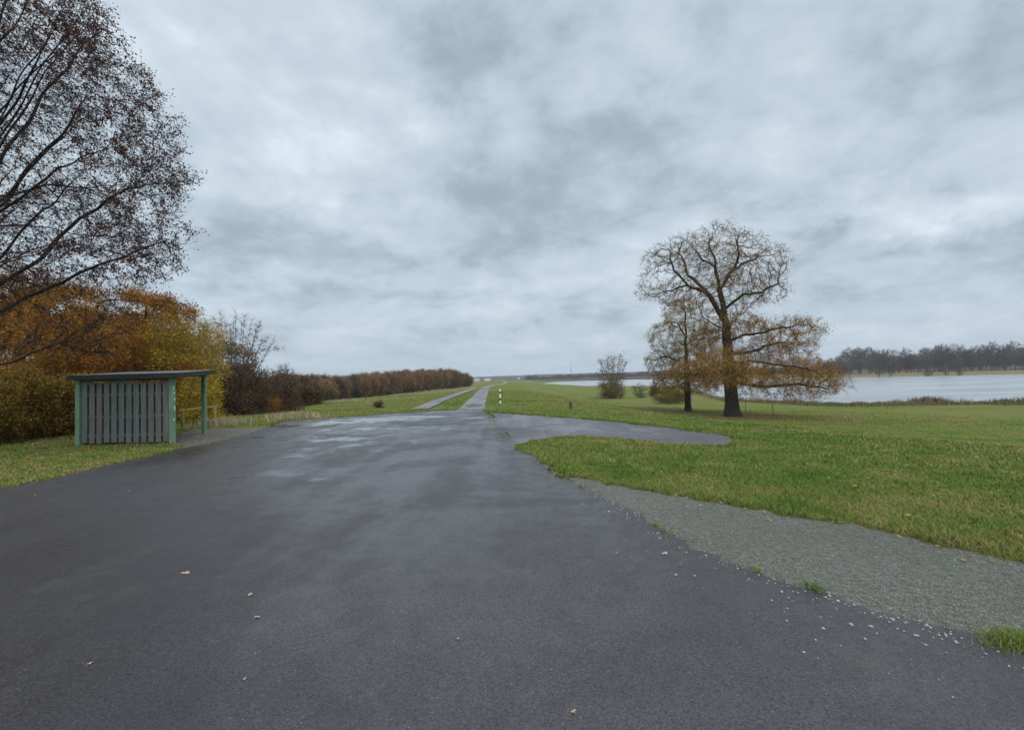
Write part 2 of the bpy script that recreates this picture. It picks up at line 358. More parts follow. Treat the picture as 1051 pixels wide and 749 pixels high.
# ------------------------------------------------------------------ terrain
def seg_dist(P, poly, closed=False):
    poly = np.asarray(poly, float)[:, :2]; n_ = len(poly); best = np.full(len(P), 1e9)
    for i in range(n_ if closed else n_-1):
        a_, b_ = poly[i], poly[(i+1) % n_]; ab = b_-a_
        t = np.clip(((P-a_)@ab)/(ab@ab), 0, 1); best = np.minimum(best, np.linalg.norm(P-a_-t[:, None]*ab, axis=1))
    return best
def inside(P, poly):
    poly = np.asarray(poly, float)[:, :2]; c = np.zeros(len(P), bool); n_ = len(poly); j = n_-1
    for i in range(n_):
        xi, yi = poly[i]; xj, yj = poly[j]
        if yi != yj: c ^= ((yi > P[:, 1]) != (yj > P[:, 1])) & (P[:, 0] < (xj-xi)*(P[:, 1]-yi)/(yj-yi)+xi)
        j = i
    return c
def sst(x): x = np.clip(x, 0, 1); return x*x*(3-2*x)
RIGHT = [(22, -40), (17, -10), (14, 3), (11.5, 9), (6.5, 19), (1.6, 30), (0.2, 45), (-1.0, 80), (-2.0, 114), (0.0, 160), (0.5, 250), (-5, 420), (-10, 800)]
LEFT = [(-40, -40), (-26, -10), (-22, 4), (-20, 14), (-17, 24), (-12.5, 27), (-7, 30.5), (-4.6, 34), (-5.5, 60), (-8.0, 114), (-8, 165), (-7, 260), (-14, 430), (-20, 800)]
PLAT = RIGHT+LEFT[::-1]
RIVER = [(900, 20), (300, 50), (150, 62), (79, 76), (55, 80), (46, 92), (50, 114), (80, 225), (47, 272), (22, 470), (60, 640), (150, 720), (240, 700), (285, 600), (300, 430), (394, 372), (700, 330), (1500, 250)]
WL = -4.7
def lat(n_, seed):       # smooth value noise on a lattice
    g = np.random.default_rng(seed).random((n_, n_))
    def f(x, y):
        x = np.mod(x, n_); y = np.mod(y, n_); i = x.astype(int) % n_; j = y.astype(int) % n_; a_ = sst(x-np.floor(x)); b_ = sst(y-np.floor(y))
        i2 = (i+1) % n_; j2 = (j+1) % n_
        return (g[i, j]*(1-a_)+g[i2, j]*a_)*(1-b_)+(g[i, j2]*(1-a_)+g[i2, j2]*a_)*b_
    return f
N1, N2 = lat(64, 1), lat(64, 2)
def terr(x, y):
    P = np.stack([np.atleast_1d(x).astype(float), np.atleast_1d(y).astype(float)], 1)
    ins = inside(P, PLAT); dr = seg_dist(P, RIGHT); dl = seg_dist(P, LEFT)
    right = dr < dl
    zr = -3.1*sst(dr/np.interp(P[:, 1], [60, 180], [22, 12]))-0.8*sst((dr-20)/45)
    zl = -3.9*sst(dl/np.interp(P[:, 1], [60, 150], [75, 26]))
    z_ = np.where(right, zr, zl); d = np.minimum(dr, dl)
    und = (N1(P[:, 0]/7, P[:, 1]/7)-.5)*.35+(N2(P[:, 0]/2.3, P[:, 1]/2.3)-.5)*.10
    z_ = z_+und*sst(d/8)
    z_ = np.where(ins, 0, z_)
    rin = inside(P, RIVER); rd = seg_dist(P, RIVER, True)
    bank = np.where(rin, -3.9-2.6*sst(rd/3.0), z_)
    z_ = np.where(rin, np.minimum(z_, bank), z_-(z_+4.0)*(1-sst(rd/6)))
    # far side of the river and the distance: low rise
    fb = (P[:, 0] > 150) & (P[:, 1] > 150) & ~rin; z_ = z_+np.where(fb, 1.7*sst((rd-3)/60), 0)
    far = sst((np.hypot(P[:, 0], P[:, 1])-700)/900)
    z_ = z_+far*1.2
    return z_
def T(x, y): return float(terr(x, y)[0])
def drop(px, py):
    d = ray(px, py); ts = np.geomspace(3, 900, 900); X = d[0]*ts; Y = d[1]*ts; Z = H+d[2]*ts
    zz = terr(X, Y); k = np.argmax(Z < zz)
    if Z[k] >= zz[k]: k = -1
    return np.array([X[k], Y[k], zz[k]])

# paved areas, traced along their edges
def smooth_poly(pts, cuts=6, amp=0.0, seed=0, closed=True):
    p = np.asarray(pts, float); r_ = np.random.default_rng(seed); out = []; n_ = len(p)
    for i in range(n_ if closed else n_-1):
        a_, b_ = p[i], p[(i+1) % n_]; L = np.linalg.norm(b_-a_); k = max(2, min(500, int(L/0.08)))
        for j in range(k): out.append(a_+(b_-a_)*j/k)
    out = np.array(out); nz = np.zeros(len(out))
    for fr, am in ((0.9, 1), (3.1, .6), (7, .55), (15, .4)):
        ph = r_.random(2)*6
        nz += am*(N1(out[:, 0]*fr+ph[0]*5, out[:, 1]*fr+ph[1]*5)-.5)
    m = out.mean(0); d = np.roll(out, -1, 0)-np.roll(out, 1, 0); nn = np.stack([d[:, 1], -d[:, 0]], 1); nn /= (np.linalg.norm(nn, axis=1)[:, None]+1e-9)
    return out+nn*(nz*amp)[:, None]
g2 = lambda *a: gnd(*a)[:2]
edge_left = [g2(*p) for p in ((0, 502), (60, 490), (120, 475), (180, 462), (215, 455), (250, 447), (282, 437), (292, 431.5), (330, 429.5), (380, 426), (440, 422), (470, 420.5))]
edge_right = [g2(*p) for p in ((497, 421), (504, 426), (520, 440), (531, 457), (545, 471), (566, 484), (605, 505), (650, 530), (700, 554), (760, 580), (870, 620), (960, 645), (1051, 668))]
ASPH = [(-9.5, -12), (-9.5, -2), (-9.2, 3)]+[tuple(p) for p in edge_left]+[tuple(p) for p in edge_right]+[(3.9, 1.9), (5.5, 0.3), (9, -4), (11, -12)]
ASPH = smooth_poly(ASPH, amp=.30, seed=3)
SIDE = [g2(*p) for p in ((503, 423.5), (530, 425), (560, 427), (600, 430), (640, 434), (700, 441), (738, 446.5), (748, 449.5), (750, 453.5), (744, 457.5), (725, 458), (690, 455.5), (650, 451.5), (620, 449), (598, 448), (570, 449.5), (545, 452.5), (531, 459), (522, 450))]
SIDE = smooth_poly(SIDE, amp=.22, seed=5)
GRAV = [g2(*p) for p in ((558, 476), (575, 486), (610, 493), (650, 500), (700, 511), (740, 519), (800, 529), (850, 536), (900, 545), (950, 555), (1000, 564), (1051, 576))]+[(5.0, 4.3), (6.6, 3.1), (9.4, 0.0), (12.5, -6), (12, -10), (9, -4.2), (5.3, 0.4), (3.7, 1.95)]+[g2(*p) for p in ((960, 648), (870, 623), (760, 583), (650, 533), (605, 508), (570, 488))]
GRAV = smooth_poly(GRAV, amp=.30, seed=6)
DIRT = smooth_poly([g2(*p) for p in ((178, 456), (183, 446), (200, 441), (240, 440), (268, 438.5), (287, 437), (280, 440.5), (250, 449), (215, 457), (190, 461))], amp=.3, seed=8)
pl = [(469.6, 421.5), (477, 414), (485, 407), (491, 401), (496, 397), (504, 395), (514, 394)]
pr = [(497.5, 421.5), (498.5, 414), (500, 407), (501.5, 401), (502.5, 397), (509, 395.2), (518, 394.3)]
PATH = [g2(*p) for p in pl]+[(-4, 260), (-10.5, 430), (-8.5, 430), (-2.2, 260)]+[g2(*p) for p in pr[::-1]]
PATH = smooth_poly(PATH, amp=.12, seed=9)

def sheet(name, poly, z_, mat):
    # triangulated flat polygon
    from mathutils.geometry import tessellate_polygon
    vs = [Vector((p[0], p[1], 0)) for p in poly]; tri = tessellate_polygon([vs])
    V = np.array([(p[0], p[1], z_) for p in poly]); f = np.array(tri, dtype=int)
    A, B, C_ = V[f[:, 0]], V[f[:, 1]], V[f[:, 2]]; nz = (B-A)[:, 0]*(C_-A)[:, 1]-(B-A)[:, 1]*(C_-A)[:, 0]
    f[nz < 0] = f[nz < 0][:, ::-1]
    return structure(link(name, mesh_from(name, V, [(f, 0)], [mat])))
sheet('gravel_verge', GRAV, 0.004, M['gravel'])
sheet('road', ASPH, 0.012, M['asphalt'])
sheet('side_road', SIDE, 0.008, M['asphalt_old'])
sheet('dirt_patch', DIRT, 0.004, M['dirt'])
sheet('dike_path', PATH, 0.016, M['path'])
# lower lane at the inland side of the dike
lane_c = [drop(*p) for p in ((430, 420.6), (439, 417), (452, 411), (466, 406), (478, 402), (488, 398))]
lane_c = np.array(lane_c); tt = np.linspace(0, len(lane_c)-1, 120); lc = np.stack([np.interp(tt, range(len(lane_c)), lane_c[:, i]) for i in range(2)], 1)
d = np.gradient(lc, axis=0); nn = np.stack([d[:, 1], -d[:, 0]], 1); nn /= np.linalg.norm(nn, axis=1)[:, None]
cr = np.linspace(-.62, .62, 5); V = (lc[:, None, :]+nn[:, None, :]*cr[None, :, None]).reshape(-1, 2)
Vz = terr(V[:, 0], V[:, 1])+.07; I = np.arange(120*5).reshape(120, 5)
q = np.stack([I[:-1, :-1], I[:-1, 1:], I[1:, 1:], I[1:, :-1]], -1).reshape(-1, 4)
structure(link('inland_lane', mesh_from('inland_lane', np.column_stack([V, Vz]), [(q, 0)], [M['path']])))

# ground sheet
ang = np.concatenate([np.linspace(-56, 56, 620), np.linspace(57, 303, 160)])
ang = np.radians(ang); rad = np.concatenate([[0.3], np.geomspace(1.2, 4200, 330)])
A_, R_ = np.meshgrid(ang, rad, indexing='ij'); gx = (R_*np.sin(A_)).ravel(); gy = (R_*np.cos(A_)).ravel()
gz = terr(gx, gy); P = np.stack([gx, gy], 1)
near = np.hypot(gx, gy) < 60
paved = np.full(len(P), 9.0)
LANE = np.vstack([lc+nn*.75, (lc-nn*.75)[::-1]])
for pol in (ASPH, SIDE, GRAV, DIRT, PATH, LANE):
    sub = pol[::4]; dd = seg_dist(P[near], sub, True); dd[inside(P[near], pol)] = 0; paved[near] = np.minimum(paved[near], dd)
plat_in = inside(P, PLAT)
gz += np.where(near, sst((paved-.15)/.9)*(.030*N2(gx/.7, gy/.7)+.018*N1(gx/.25, gy/.25)), 0.0)
na, nr = len(ang), len(rad); I = np.arange(na*nr).reshape(na, nr); I2 = np.roll(I, -1, 0)
q = np.stack([I[:, :-1], I2[:, :-1], I2[:, 1:], I[:, 1:]], -1).reshape(-1, 4)[:, ::-1]
litter = np.zeros(len(P)); dry = np.zeros(len(P))
WOOD = [(-19.5, 8), (-18.5, 14), (-17.5, 20), (-19, 27), (-24, 34), (-32, 50), (-44, 80), (-50, 120), (-48, 200), (-38, 320), (-90, 420), (-400, 420), (-400, -60), (-34, -60), (-24, -6)]
wd = seg_dist(P, WOOD, True); litter = np.where(inside(P, WOOD), sst(wd/2.5+.4), 0)
oakb = drop(752, 427)
dry += .75*np.exp(-((gx-oakb[0])**2/16**2+(gy-oakb[1])**2/5**2))
band = seg_dist(P, RIGHT); dry += np.where(plat_in, 0, .9*np.exp(-((band-8)/2.0)**2)+.7*np.exp(-((band-14)/1.3)**2)+.7*np.exp(-((band-24)/2.0)**2))*sst(N1(gx/9, gy/9)*1.6-.2)
fl_ = (~inside(P, RIVER)) & (seg_dist(P, RIVER, True) < 9) & (gy < 260); dry[fl_] = np.maximum(dry[fl_], .45)
far_w = (np.hypot(gx, gy) > 720) & ~((gx < 40) & (gy > 0) & (gy < 1100)); litter[far_w] = 1
farb = (gx > 250) & (gy > 300); dry[farb] = .8
dry += np.where((gx < -8) & (gy > 30) & (N2(gx/14, gy/8) > .55), .6, 0)
dry += np.where((paved < .35) & near, .5, 0)+np.where((gx < -8) & (gy < 27) & near, .9*(1-sst((paved-.3)/1.3)), 0)
dry += .5*sst((N2(gx/5+9, gy/4)-.55)*4)*np.where(gx > 0, 1, .3)
dry[farb] = 2.2; dry = np.clip(dry, 0, 2.2)
structure(link('ground', mesh_from('ground', np.column_stack([gx, gy, gz]), [(q, 0)], [M['ground']], True, {'litter': litter, 'dry': dry})))
# river
wp = smooth_poly([(x, y) for x, y in [(1600, -60), (300, 35), (150, 50), (60, 66), (36, 86), (38, 120), (60, 200), (34, 268), (10, 470), (40, 680), (150, 780), (280, 760), (330, 620), (330, 470), (420, 410), (720, 370), (1600, 280)]], amp=0)
sheet('river', wp[::12], WL, M['water'])

# far wooded hills: a long low rise with a ragged crest
def ridge(name, px0, px1, D0, hpx, seed, depth=160):
    n_ = 360; V = []; r_ = np.random.default_rng(seed); pxs = np.linspace(px0, px1, n_)
    prof = np.interp(pxs, [p for p, _ in hpx], [h_ for _, h_ in hpx])
    f1 = lat(64, seed+5); jag = (f1(pxs/14, pxs*0)-.5)*1.0+(f1(pxs/3.1, pxs*0+9)-.5)*.7+(r_.random(n_)-.5)*.35
    rows = []
    for px, h_, j in zip(pxs, prof, jag):
        x = (px-CX)/F*D0; zt = H+(h_+j*.8)/F*D0
        rows.append([(x, D0, -6), (x, D0+2, zt*.6-2), (x*1.01, D0+depth*.1, zt), (x*1.05, D0+depth*.6, zt+1), (x*1.1, D0+depth, -6)])
    V = np.array(rows).reshape(-1, 3); I = np.arange(n_*5).reshape(n_, 5)
    q = np.stack([I[:-1, :-1], I[1:, :-1], I[1:, 1:], I[:-1, 1:]], -1).reshape(-1, 4)
    structure(link(name, mesh_from(name, V, [(q, 0)], [M['hill']], False)))
ridge('hills', -900, 2200, 1900, [(-900, 5), (400, 3), (480, 1.6), (560, 3.2), (700, 3.8), (860, 5), (1200, 9), (2200, 9)], 3, 400)
ridge('far_hills', 540, 900, 1250, [(540, .6), (600, 1.8), (680, 2.6), (900, 4)], 4, 200)

# ------------------------------------------------------------------ trees
def colonize(att, pos, par, step, infl, kill, iters, trop=(0, 0, 0), jit=.15, rg=None):
    P = np.zeros((60000, 3)); n_ = len(pos); P[:n_] = pos; par = list(par); ch = [0]*n_
    A = att.copy(); D = np.full(len(A), 1e9); NI = np.zeros(len(A), int); lo = 0; trop = np.asarray(trop)
    for it in range(iters):
        if n_ > lo:
            for s0 in range(lo, n_, 400):
                blk = P[s0:min(n_, s0+400)]
                m = np.sqrt(np.maximum(((A[:, None, :]-blk[None])**2).sum(2), 0)); k = m.argmin(1); dm = m[np.arange(len(A)), k]
                up_ = dm < D; D[up_] = dm[up_]; NI[up_] = k[up_]+s0
            lo = n_
        keep = D > kill; A = A[keep]; D = D[keep]; NI = NI[keep]
        act = D < infl
        if not act.any(): break
        idx = NI[act]; v = A[act]-P[idx]; v /= np.linalg.norm(v, axis=1)[:, None]
        u, invx = np.unique(idx, return_inverse=True); sm = np.zeros((len(u), 3)); np.add.at(sm, invx, v)
        ok = np.array([ch[i] < 3 for i in u])
        if not ok.any(): break
        u = u[ok]; sm = sm[ok]; sm /= (np.linalg.norm(sm, axis=1)[:, None]+1e-6)
        sm = sm+trop+rg.normal(0, jit, sm.shape); sm /= np.linalg.norm(sm, axis=1)[:, None]
        k = len(u)
        if n_+k > 59000: break
        P[n_:n_+k] = P[u]+sm*step
        for i in u: ch[i] += 1
        par += [int(i) for i in u]; ch += [0]*k; n_ += k
    return P[:n_].copy(), np.array(par)
def skel(lines, step):
    """lines: list of point lists; a line whose first point lies on an earlier one joins it"""
    pos = []; par = []
    for L in lines:
        L = np.asarray(L, float)
        if pos:
            k = int(np.linalg.norm(np.array(pos)-L[0], axis=1).argmin()); prev = k; L[0] = pos[k]
        else: pos.append(L[0]); par.append(-1); prev = 0
        for a_, b_ in zip(L[:-1], L[1:]):
            m = max(1, int(round(np.linalg.norm(b_-a_)/step)))
            for j in range(1, m+1): pos.append(a_+(b_-a_)*j/m); par.append(prev); prev = len(pos)-1
    return np.array(pos), np.array(par)
def radii(P, par, tip, base, ex=2.4):
    n_ = len(P); acc = np.zeros(n_); main = np.full(n_, -1); best = np.zeros(n_)
    for i in range(n_-1, -1, -1):
        if acc[i] == 0: acc[i] = tip**ex
        p = par[i]
        if p >= 0:
            acc[p] += acc[i]
            if acc[i] > best[p]: best[p] = acc[i]; main[p] = i
    r_ = acc**(1/ex); k = math.log(base/tip)/math.log(max(r_[0]/tip, 1.01)); return tip*(r_/tip)**k, main
def tubes(P, par, r_, main, flare=0):
    i = np.where(par >= 0)[0]; p = par[i]; d = P[i]-P[p]; L = np.linalg.norm(d, axis=1)+1e-9; d = d/L[:, None]
    dn = np.zeros_like(P); dn[i] = d; root = np.where(par < 0)[0]; dn[root] = (0, 0, 1)
    ismain = main[p] == i
    d0 = np.where(ismain[:, None], dn[p], d); ra = np.where(ismain, r_[p], np.minimum(r_[p], r_[i]*1.15)); rb = r_[i]
    Vs = []; Fs3 = []; off = 0
    for lo, hi, k in ((0.09, 9, 9), (0.025, 0.09, 5), (0, 0.025, 3)):
        m = (ra >= lo) & (ra < hi)
        if not m.any(): continue
        an = np.arange(k)*2*math.pi/k; hlp = np.array([.31, .93, .17]); hlp /= np.linalg.norm(hlp)
        def ring(c, dd, rr):
            u = np.cross(dd, hlp); u /= np.linalg.norm(u, axis=1)[:, None]+1e-9; w = np.cross(dd, u)
            return c[:, None]+(np.cos(an)[None, :, None]*u[:, None]+np.sin(an)[None, :, None]*w[:, None])*rr[:, None, None]
        A = ring(P[p[m]], d0[m], ra[m]); B = ring(P[i[m]], d[m], rb[m]); V = np.concatenate([A, B], 1); nn_ = len(V)
        b_ = off+np.arange(nn_)[:, None]*2*k; j = np.arange(k)
        q = np.stack([b_+j, b_+(j+1) % k, b_+k+(j+1) % k, b_+k+j], -1).reshape(-1, 4); Vs.append(V.reshape(-1, 3)); Fs3.append(q); off += nn_*2*k
    return np.vstack(Vs), np.vstack(Fs3)
def twigs(P, d, n_, length, w, rg, droop=0):
    """thin ribbons starting at P roughly along d; returns verts, faces, tip points"""
    k = rg.integers(0, len(P), n_); o = P[k]; v = d[k]+rg.normal(0, .65, (n_, 3)); v[:, 2] -= droop; v /= np.linalg.norm(v, axis=1)[:, None]
    L = length*rg.uniform(.5, 1.2, n_)[:, None]; mid = o+v*L*.55; v2 = v+rg.normal(0, .3, (n_, 3)); v2 /= np.linalg.norm(v2, axis=1)[:, None]; tip = mid+v2*L*.5
    s_ = np.cross(v, rg.normal(0, 1, (n_, 3))); s_ /= np.linalg.norm(s_, axis=1)[:, None]; s_ *= w
    V = np.stack([o-s_, o+s_, mid+s_*.7, mid-s_*.7, tip], 1).reshape(-1, 3); b_ = np.arange(n_)[:, None]*5
    return V, b_+np.array([[0, 1, 2, 3]]), b_+np.array([[3, 2, 4]]), np.concatenate([tip, mid])
def leaves(P, n_, spread, size, rg, flat_=.0):
    k = rg.integers(0, len(P), n_); c = P[k]+rg.normal(0, spread, (n_, 3))
    a_ = rg.normal(0, 1, (n_, 3)); a_[:, 2] *= (1-flat_); a_ /= np.linalg.norm(a_, axis=1)[:, None]; b_ = np.cross(a_, rg.normal(0, 1, (n_, 3)))
    b_ /= np.linalg.norm(b_, axis=1)[:, None]; s_ = size*rg.uniform(.6, 1.25, n_)[:, None]; nrm = np.cross(a_, b_)
    V = np.stack([c-a_*s_, c-b_*s_*.5+nrm*s_*.15, c+a_*s_, c+b_*s_*.5+nrm*s_*.15], 1).reshape(-1, 3)
    return V, np.arange(n_*4).reshape(-1, 4)
def lobes(specs, n_, rg, shell=.0):
    """specs: (centre, radii, weight): random points in ellipsoids, denser to the outside with shell>0"""
    w = np.array([s_[2] for s_ in specs], float); w /= w.sum(); out = []
    for (c, r_, _), k in zip(specs, (w*n_).astype(int)):
        v = rg.normal(0, 1, (k, 3)); v /= np.linalg.norm(v, axis=1)[:, None]; t = rg.random(k)**(1/(3+shell*4)); out.append(np.asarray(c)+v*t[:, None]*np.asarray(r_))
    return np.vstack(out)
def clump(att, sc, thr, seed=3):
    f, g_ = lat(64, seed), lat(64, seed+40); v = .5*f(att[:, 0]/sc+att[:, 1]*.35/sc+30, att[:, 2]/(sc*.6)+30)+.5*g_(att[:, 1]/sc+30, att[:, 2]/(sc*.7)+att[:, 0]*.4/sc+30)
    return att[v > thr]
WIG = .16; TIPK = .5
def grow(att, lines, step, infl, kill, tip, base, rg, trop=(0, 0, .05), jit=.18, iters=150, smooth_=True, ex=2.4):
    pos, par = skel(lines, step); n0 = len(pos)
    P, par = colonize(att, pos, par, step, infl, kill, iters, trop, jit, rg); r_, main = radii(P, par, tip*TIPK, base, ex); r_ = np.maximum(r_, tip*.8)
    wl_ = step*7; am = step*WIG*sst((P[:, 2]-.6)/(base*10))/(1+r_/(tip*9))
    P = P+am[:, None]*np.stack([np.sin(P[:, 2]*6.28/wl_+P[:, 1]*1.3)+.6*np.sin(P[:, 0]*6.28/(wl_*.6)+2), np.sin(P[:, 2]*5/wl_+1.7+P[:, 0]), np.sin(P[:, 0]*6.28/wl_+P[:, 1])+.6*np.sin(P[:, 0]*6.28/(wl_*.45)+1)], 1)
    fin_ = r_ < tip*3.0
    d = np.zeros_like(P); i = np.where(par >= 0)[0]; d[i] = P[i]-P[par[i]]; d /= np.linalg.norm(d, axis=1)[:, None]+1e-9
    return P, par, r_, main, fin_, d
def flare(P, r_, z0, h_, amt):
    k = np.clip((P[:, 2]-z0)/h_, 0, 1); return r_*(1+amt*(1-k)**3)

def plant(name, label, cat, base, att, lines, step, infl, kill, tip, rbase, seed, bark, leafm, n_tw, tw_len, tw_w, n_lf, lf_spread, lf_size, group=None, trop=(0, 0, .05), jit=.18,
          mask=None, droop=0, single=False, link_it=True, flr=.6, shelltw=3.0, iters=150, leaf_att=None):
    rg = np.random.default_rng(seed); base = np.asarray(base, float)
    P, par, r_, main, fin_, d = grow(att-base, [np.asarray(L)-base for L in lines], step, infl, kill, tip, rbase, rg, trop, jit, iters)
    r_ = flare(P, r_, 0, rbase*4, flr); fi = r_ < tip*shelltw
    V, Q = tubes(P, par, r_, main)
    parts = []
    if n_tw:
        tv, tq, tt_, tips = twigs(P[fi], d[fi], n_tw, tw_len, tw_w, rg, droop)
    else: tv = np.zeros((0, 3)); tq = np.zeros((0, 4), int); tt_ = np.zeros((0, 3), int); tips = P[fi]
    if n_lf:
        src = tips
        if mask is not None:
            pr_ = mask(tips+base); src = tips[rg.random(len(tips)) < pr_]
        if len(src) == 0: src = tips
        lv, lq = leaves(src, n_lf, lf_spread, lf_size, rg)
    else: lv = np.zeros((0, 3)); lq = np.zeros((0, 4), int)
    if single:
        VV = np.vstack([V, tv, lv]); o1 = len(V); o2 = o1+len(tv); pol = [(Q, 0)]
        if len(tq): pol += [(tq+o1, 0), (tt_+o1, 0)]
        if len(lq): pol.append((lq+o2, 1))
        me = mesh_from(name, VV, pol, [bark, leafm or bark]); return me
    root = thing(name, label, cat, base, group)
    link('trunk', mesh_from('trunk', V, [(Q, 0)], [bark], True), root)
    VV = np.vstack([tv, lv]); pol = []
    if len(tq): pol += [(tq, 0), (tt_, 0)]
    if len(lq): pol.append((lq+len(tv), 1))
    if pol: link('crown', mesh_from('crown', VV, pol, [bark, leafm or bark]), root)
    return root

# --- the large oak on the meadow
WIG = .40; TIPK = .8
D = oakb[1]; k_ = D/F
def L(*pts):   # polyline in the tree's own region: pixel x, pixel y, metres behind the trunk
    return [at(px, py, D+dy) for px, py, dy in pts]
def E(px, py, rx, ry, dy=0, ry_depth=None, w=1): return (at(px, py, D+dy), (rx*k_, (ry_depth or rx)*k_, ry*k_), w)
rg = np.random.default_rng(11)
oak_lines = [[oakb]+L((749.7, 394, 0), (747, 363, 0), (745, 333, 0), (742, 311, .2), (737.5, 290, 0), (733, 268, -.3), (728, 250, 0)),
    L((745, 333, 0), (736, 317, -.6), (728, 302, -1.2), (707, 293, -2), (691, 276, -2.4), (687, 258, -2)),
    L((728, 302, -1.2), (718, 292, -1), (706, 284, 0), (700, 262, .6)),
    L((707, 293, -2), (690, 297, -2), (672, 303, -2.4)),
    L((739, 295, 0), (753, 276, .8), (768, 268, 1.4), (786, 262, 2)), L((753, 276, .8), (758, 262, 0), (757, 248, -1)),
    L((743, 318, 0), (762, 303, -1), (782, 299, -1.8), (797, 292, -2)),
    L((735, 275, 0), (722, 268, 1.5), (712, 255, 2.5)),
    L((746, 350, 0), (762, 345, -1), (785, 340, -2), (814, 334, -3)),
    L((747, 362, 0), (768, 362, 1), (795, 352, 2), (827, 352, 3)),
    L((748, 372, 0), (770, 371, -2), (800, 374, -4), (835, 380, -5)),
    L((749, 392, 0), (783, 397, -1), (820, 394, -2), (850, 399, -2)),
    L((749, 385, 0), (740, 382, 3), (760, 378, 6), (790, 385, 8)),
    L((748, 376, 0), (730, 376, -3), (716, 383, -5), (700, 388, -6)),
    L((745, 340, 0), (735, 335, 3), (720, 325, 5)), L((746, 345, 0), (752, 330, 4), (765, 318, 6)),
    L((748, 380, 0), (755, 384, -5), (768, 390, -8))]
oak_att = lobes([E(688, 280, 33, 38, w=1.1), E(705, 262, 28, 26, w=.7), E(735, 262, 40, 34, 0, w=1.6), E(775, 272, 34, 32, w=1.3), E(733, 300, 60, 22, w=.9), E(780, 300, 30, 16, w=.6), E(662, 297, 12, 12, w=.15),
    E(748, 330, 30, 14, 0, 40, w=.4), E(806, 338, 40, 13, -1, 30, w=.9), E(800, 360, 36, 13, 2, 40, w=.7), E(800, 383, 62, 16, -1, 50, w=1.8), E(842, 392, 28, 16, -2, 26, w=.6), E(800, 402, 45, 10, -2, 30, w=.6),
    E(728, 384, 45, 14, -4, 34, w=.8), E(745, 385, 40, 14, 6, 40, w=.6)], 8600, rg, .35)
oak_att = np.vstack([oak_att, lobes([E(765, 345, 26, 26, 3, 26, w=1), E(726, 352, 20, 22, 2, 26, w=.8), E(745, 370, 26, 14, -5, 26, w=.6)], 900, rg)])
oak_att = clump(oak_att, 1.5, .30)
def oak_mask(p):
    z_ = p[:, 2]; zc = at(745, 325, D)[2]
    return np.where(z_ < zc, 1.0, .34)*sst(.25+1.1*N1(p[:, 0]/2.2+5, p[:, 2]/1.1+7))
plant('oak_tree', 'large old oak with bare crooked upper branches and orange lower leaves on the meadow', 'tree', oakb, oak_att, oak_lines, .36, 5.0, .56, .018, .72, 21,
      M['bark'], M['oak_leaf'], 26000, .6, .012, 110000, .15, .062, jit=.30, mask=oak_mask, trop=(0, 0, .0), flr=.55)
# --- the smaller oak beside it
sb = drop(706.5, 422); D = sb[1]; k_ = D/F
sm_lines = [[sb]+L((705, 394, 0), (704, 370, 0), (703.5, 348, 0), (703, 330, 0), (702, 312, 0)),
    L((703.5, 345, 0), (695, 332, -1), (684, 328, -2)), L((703, 355, 0), (715, 345, 1), (728, 340, 1)), L((704, 375, 0), (688, 366, -2), (672, 368, -2)),
    L((704, 380, 0), (690, 384, 2), (676, 392, 2)), L((704, 372, 0), (722, 370, -2), (733, 374, -3)), L((705, 392, 0), (716, 390, 1), (728, 396, 2)), L((705, 390, 0), (695, 396, -3), (680, 404, -4))]
sm_att = lobes([E(703, 322, 22, 20, w=.7), E(690, 345, 26, 18, w=.9), E(716, 348, 22, 18, w=.6), E(682, 372, 22, 18, w=1), E(704, 372, 30, 22, w=1), E(725, 375, 20, 18, w=.5), E(690, 395, 24, 14, w=.9), E(720, 398, 20, 8, w=.4)], 3400, rg, .2)
plant('young_oak_tree', 'slender smaller oak with olive brown leaves left of the large oak', 'tree', sb, sm_att, sm_lines, .36, 4.5, .55, .016, .42, 22,
      M['bark'], M['oak_leaf_olive'], 11000, .5, .012, 62000, .16, .062, jit=.28, mask=lambda p: .45+.8*N2(p[:, 0]/2.5, p[:, 2]/2.5), trop=(0, 0, .0), flr=.4)

# --- big tree at the left edge of the view
WIG = .18; TIPK = .5
D = 13.0; k_ = D/F
bx, by = -16.2, 12.6; tb = np.array([bx, by, T(bx, by)])
big_lines = [[tb, (bx+.1, by, 2.0), (bx+.0, by+.1, 4.5), (bx-.2, by, 7.5), (bx, by, 10.5), (bx+.3, by, 13.0)],
    [(bx, by, 2.6)]+L((10, 372, -.8), (60, 352, -1.2), (112, 325, -1.5)), [(bx, by, 3.2)]+L((0, 292, 0), (45, 262, .3), (80, 225, .5), (120, 200, .5), (150, 190, 0)),
    [(bx, by, 3.6)]+L((0, 262, -1), (45, 215, -1.5), (100, 165, -2), (130, 140, -2)), [(bx, by, 4.8)]+L((10, 195, 1), (60, 140, 1), (95, 95, 1)),
    [(bx, by, 3.0)]+L((20, 310, 1), (70, 285, 1), (130, 262, 1.5), (160, 250, 1.5)), [(bx, by, 5.5)]+L((0, 130, -1.5), (40, 60, -2), (60, 20, -2)), [(bx, by, 7.5)]+L((0, 20, 0), (30, -40, 0)),
    [(bx, by, 3.4)]+L((-20, 250, 2.5), (20, 210, 4), (60, 190, 5)), [(bx, by, 4), (bx-2, by-2, 6.5), (bx-3.5, by-3, 8)], [(bx, by, 4), (bx-2.5, by+1.5, 6.5), (bx-5, by+2, 8)], [(bx, by, 5), (bx-.5, by+3, 8), (bx-.5, by+4.5, 10)]]
rg = np.random.default_rng(77)
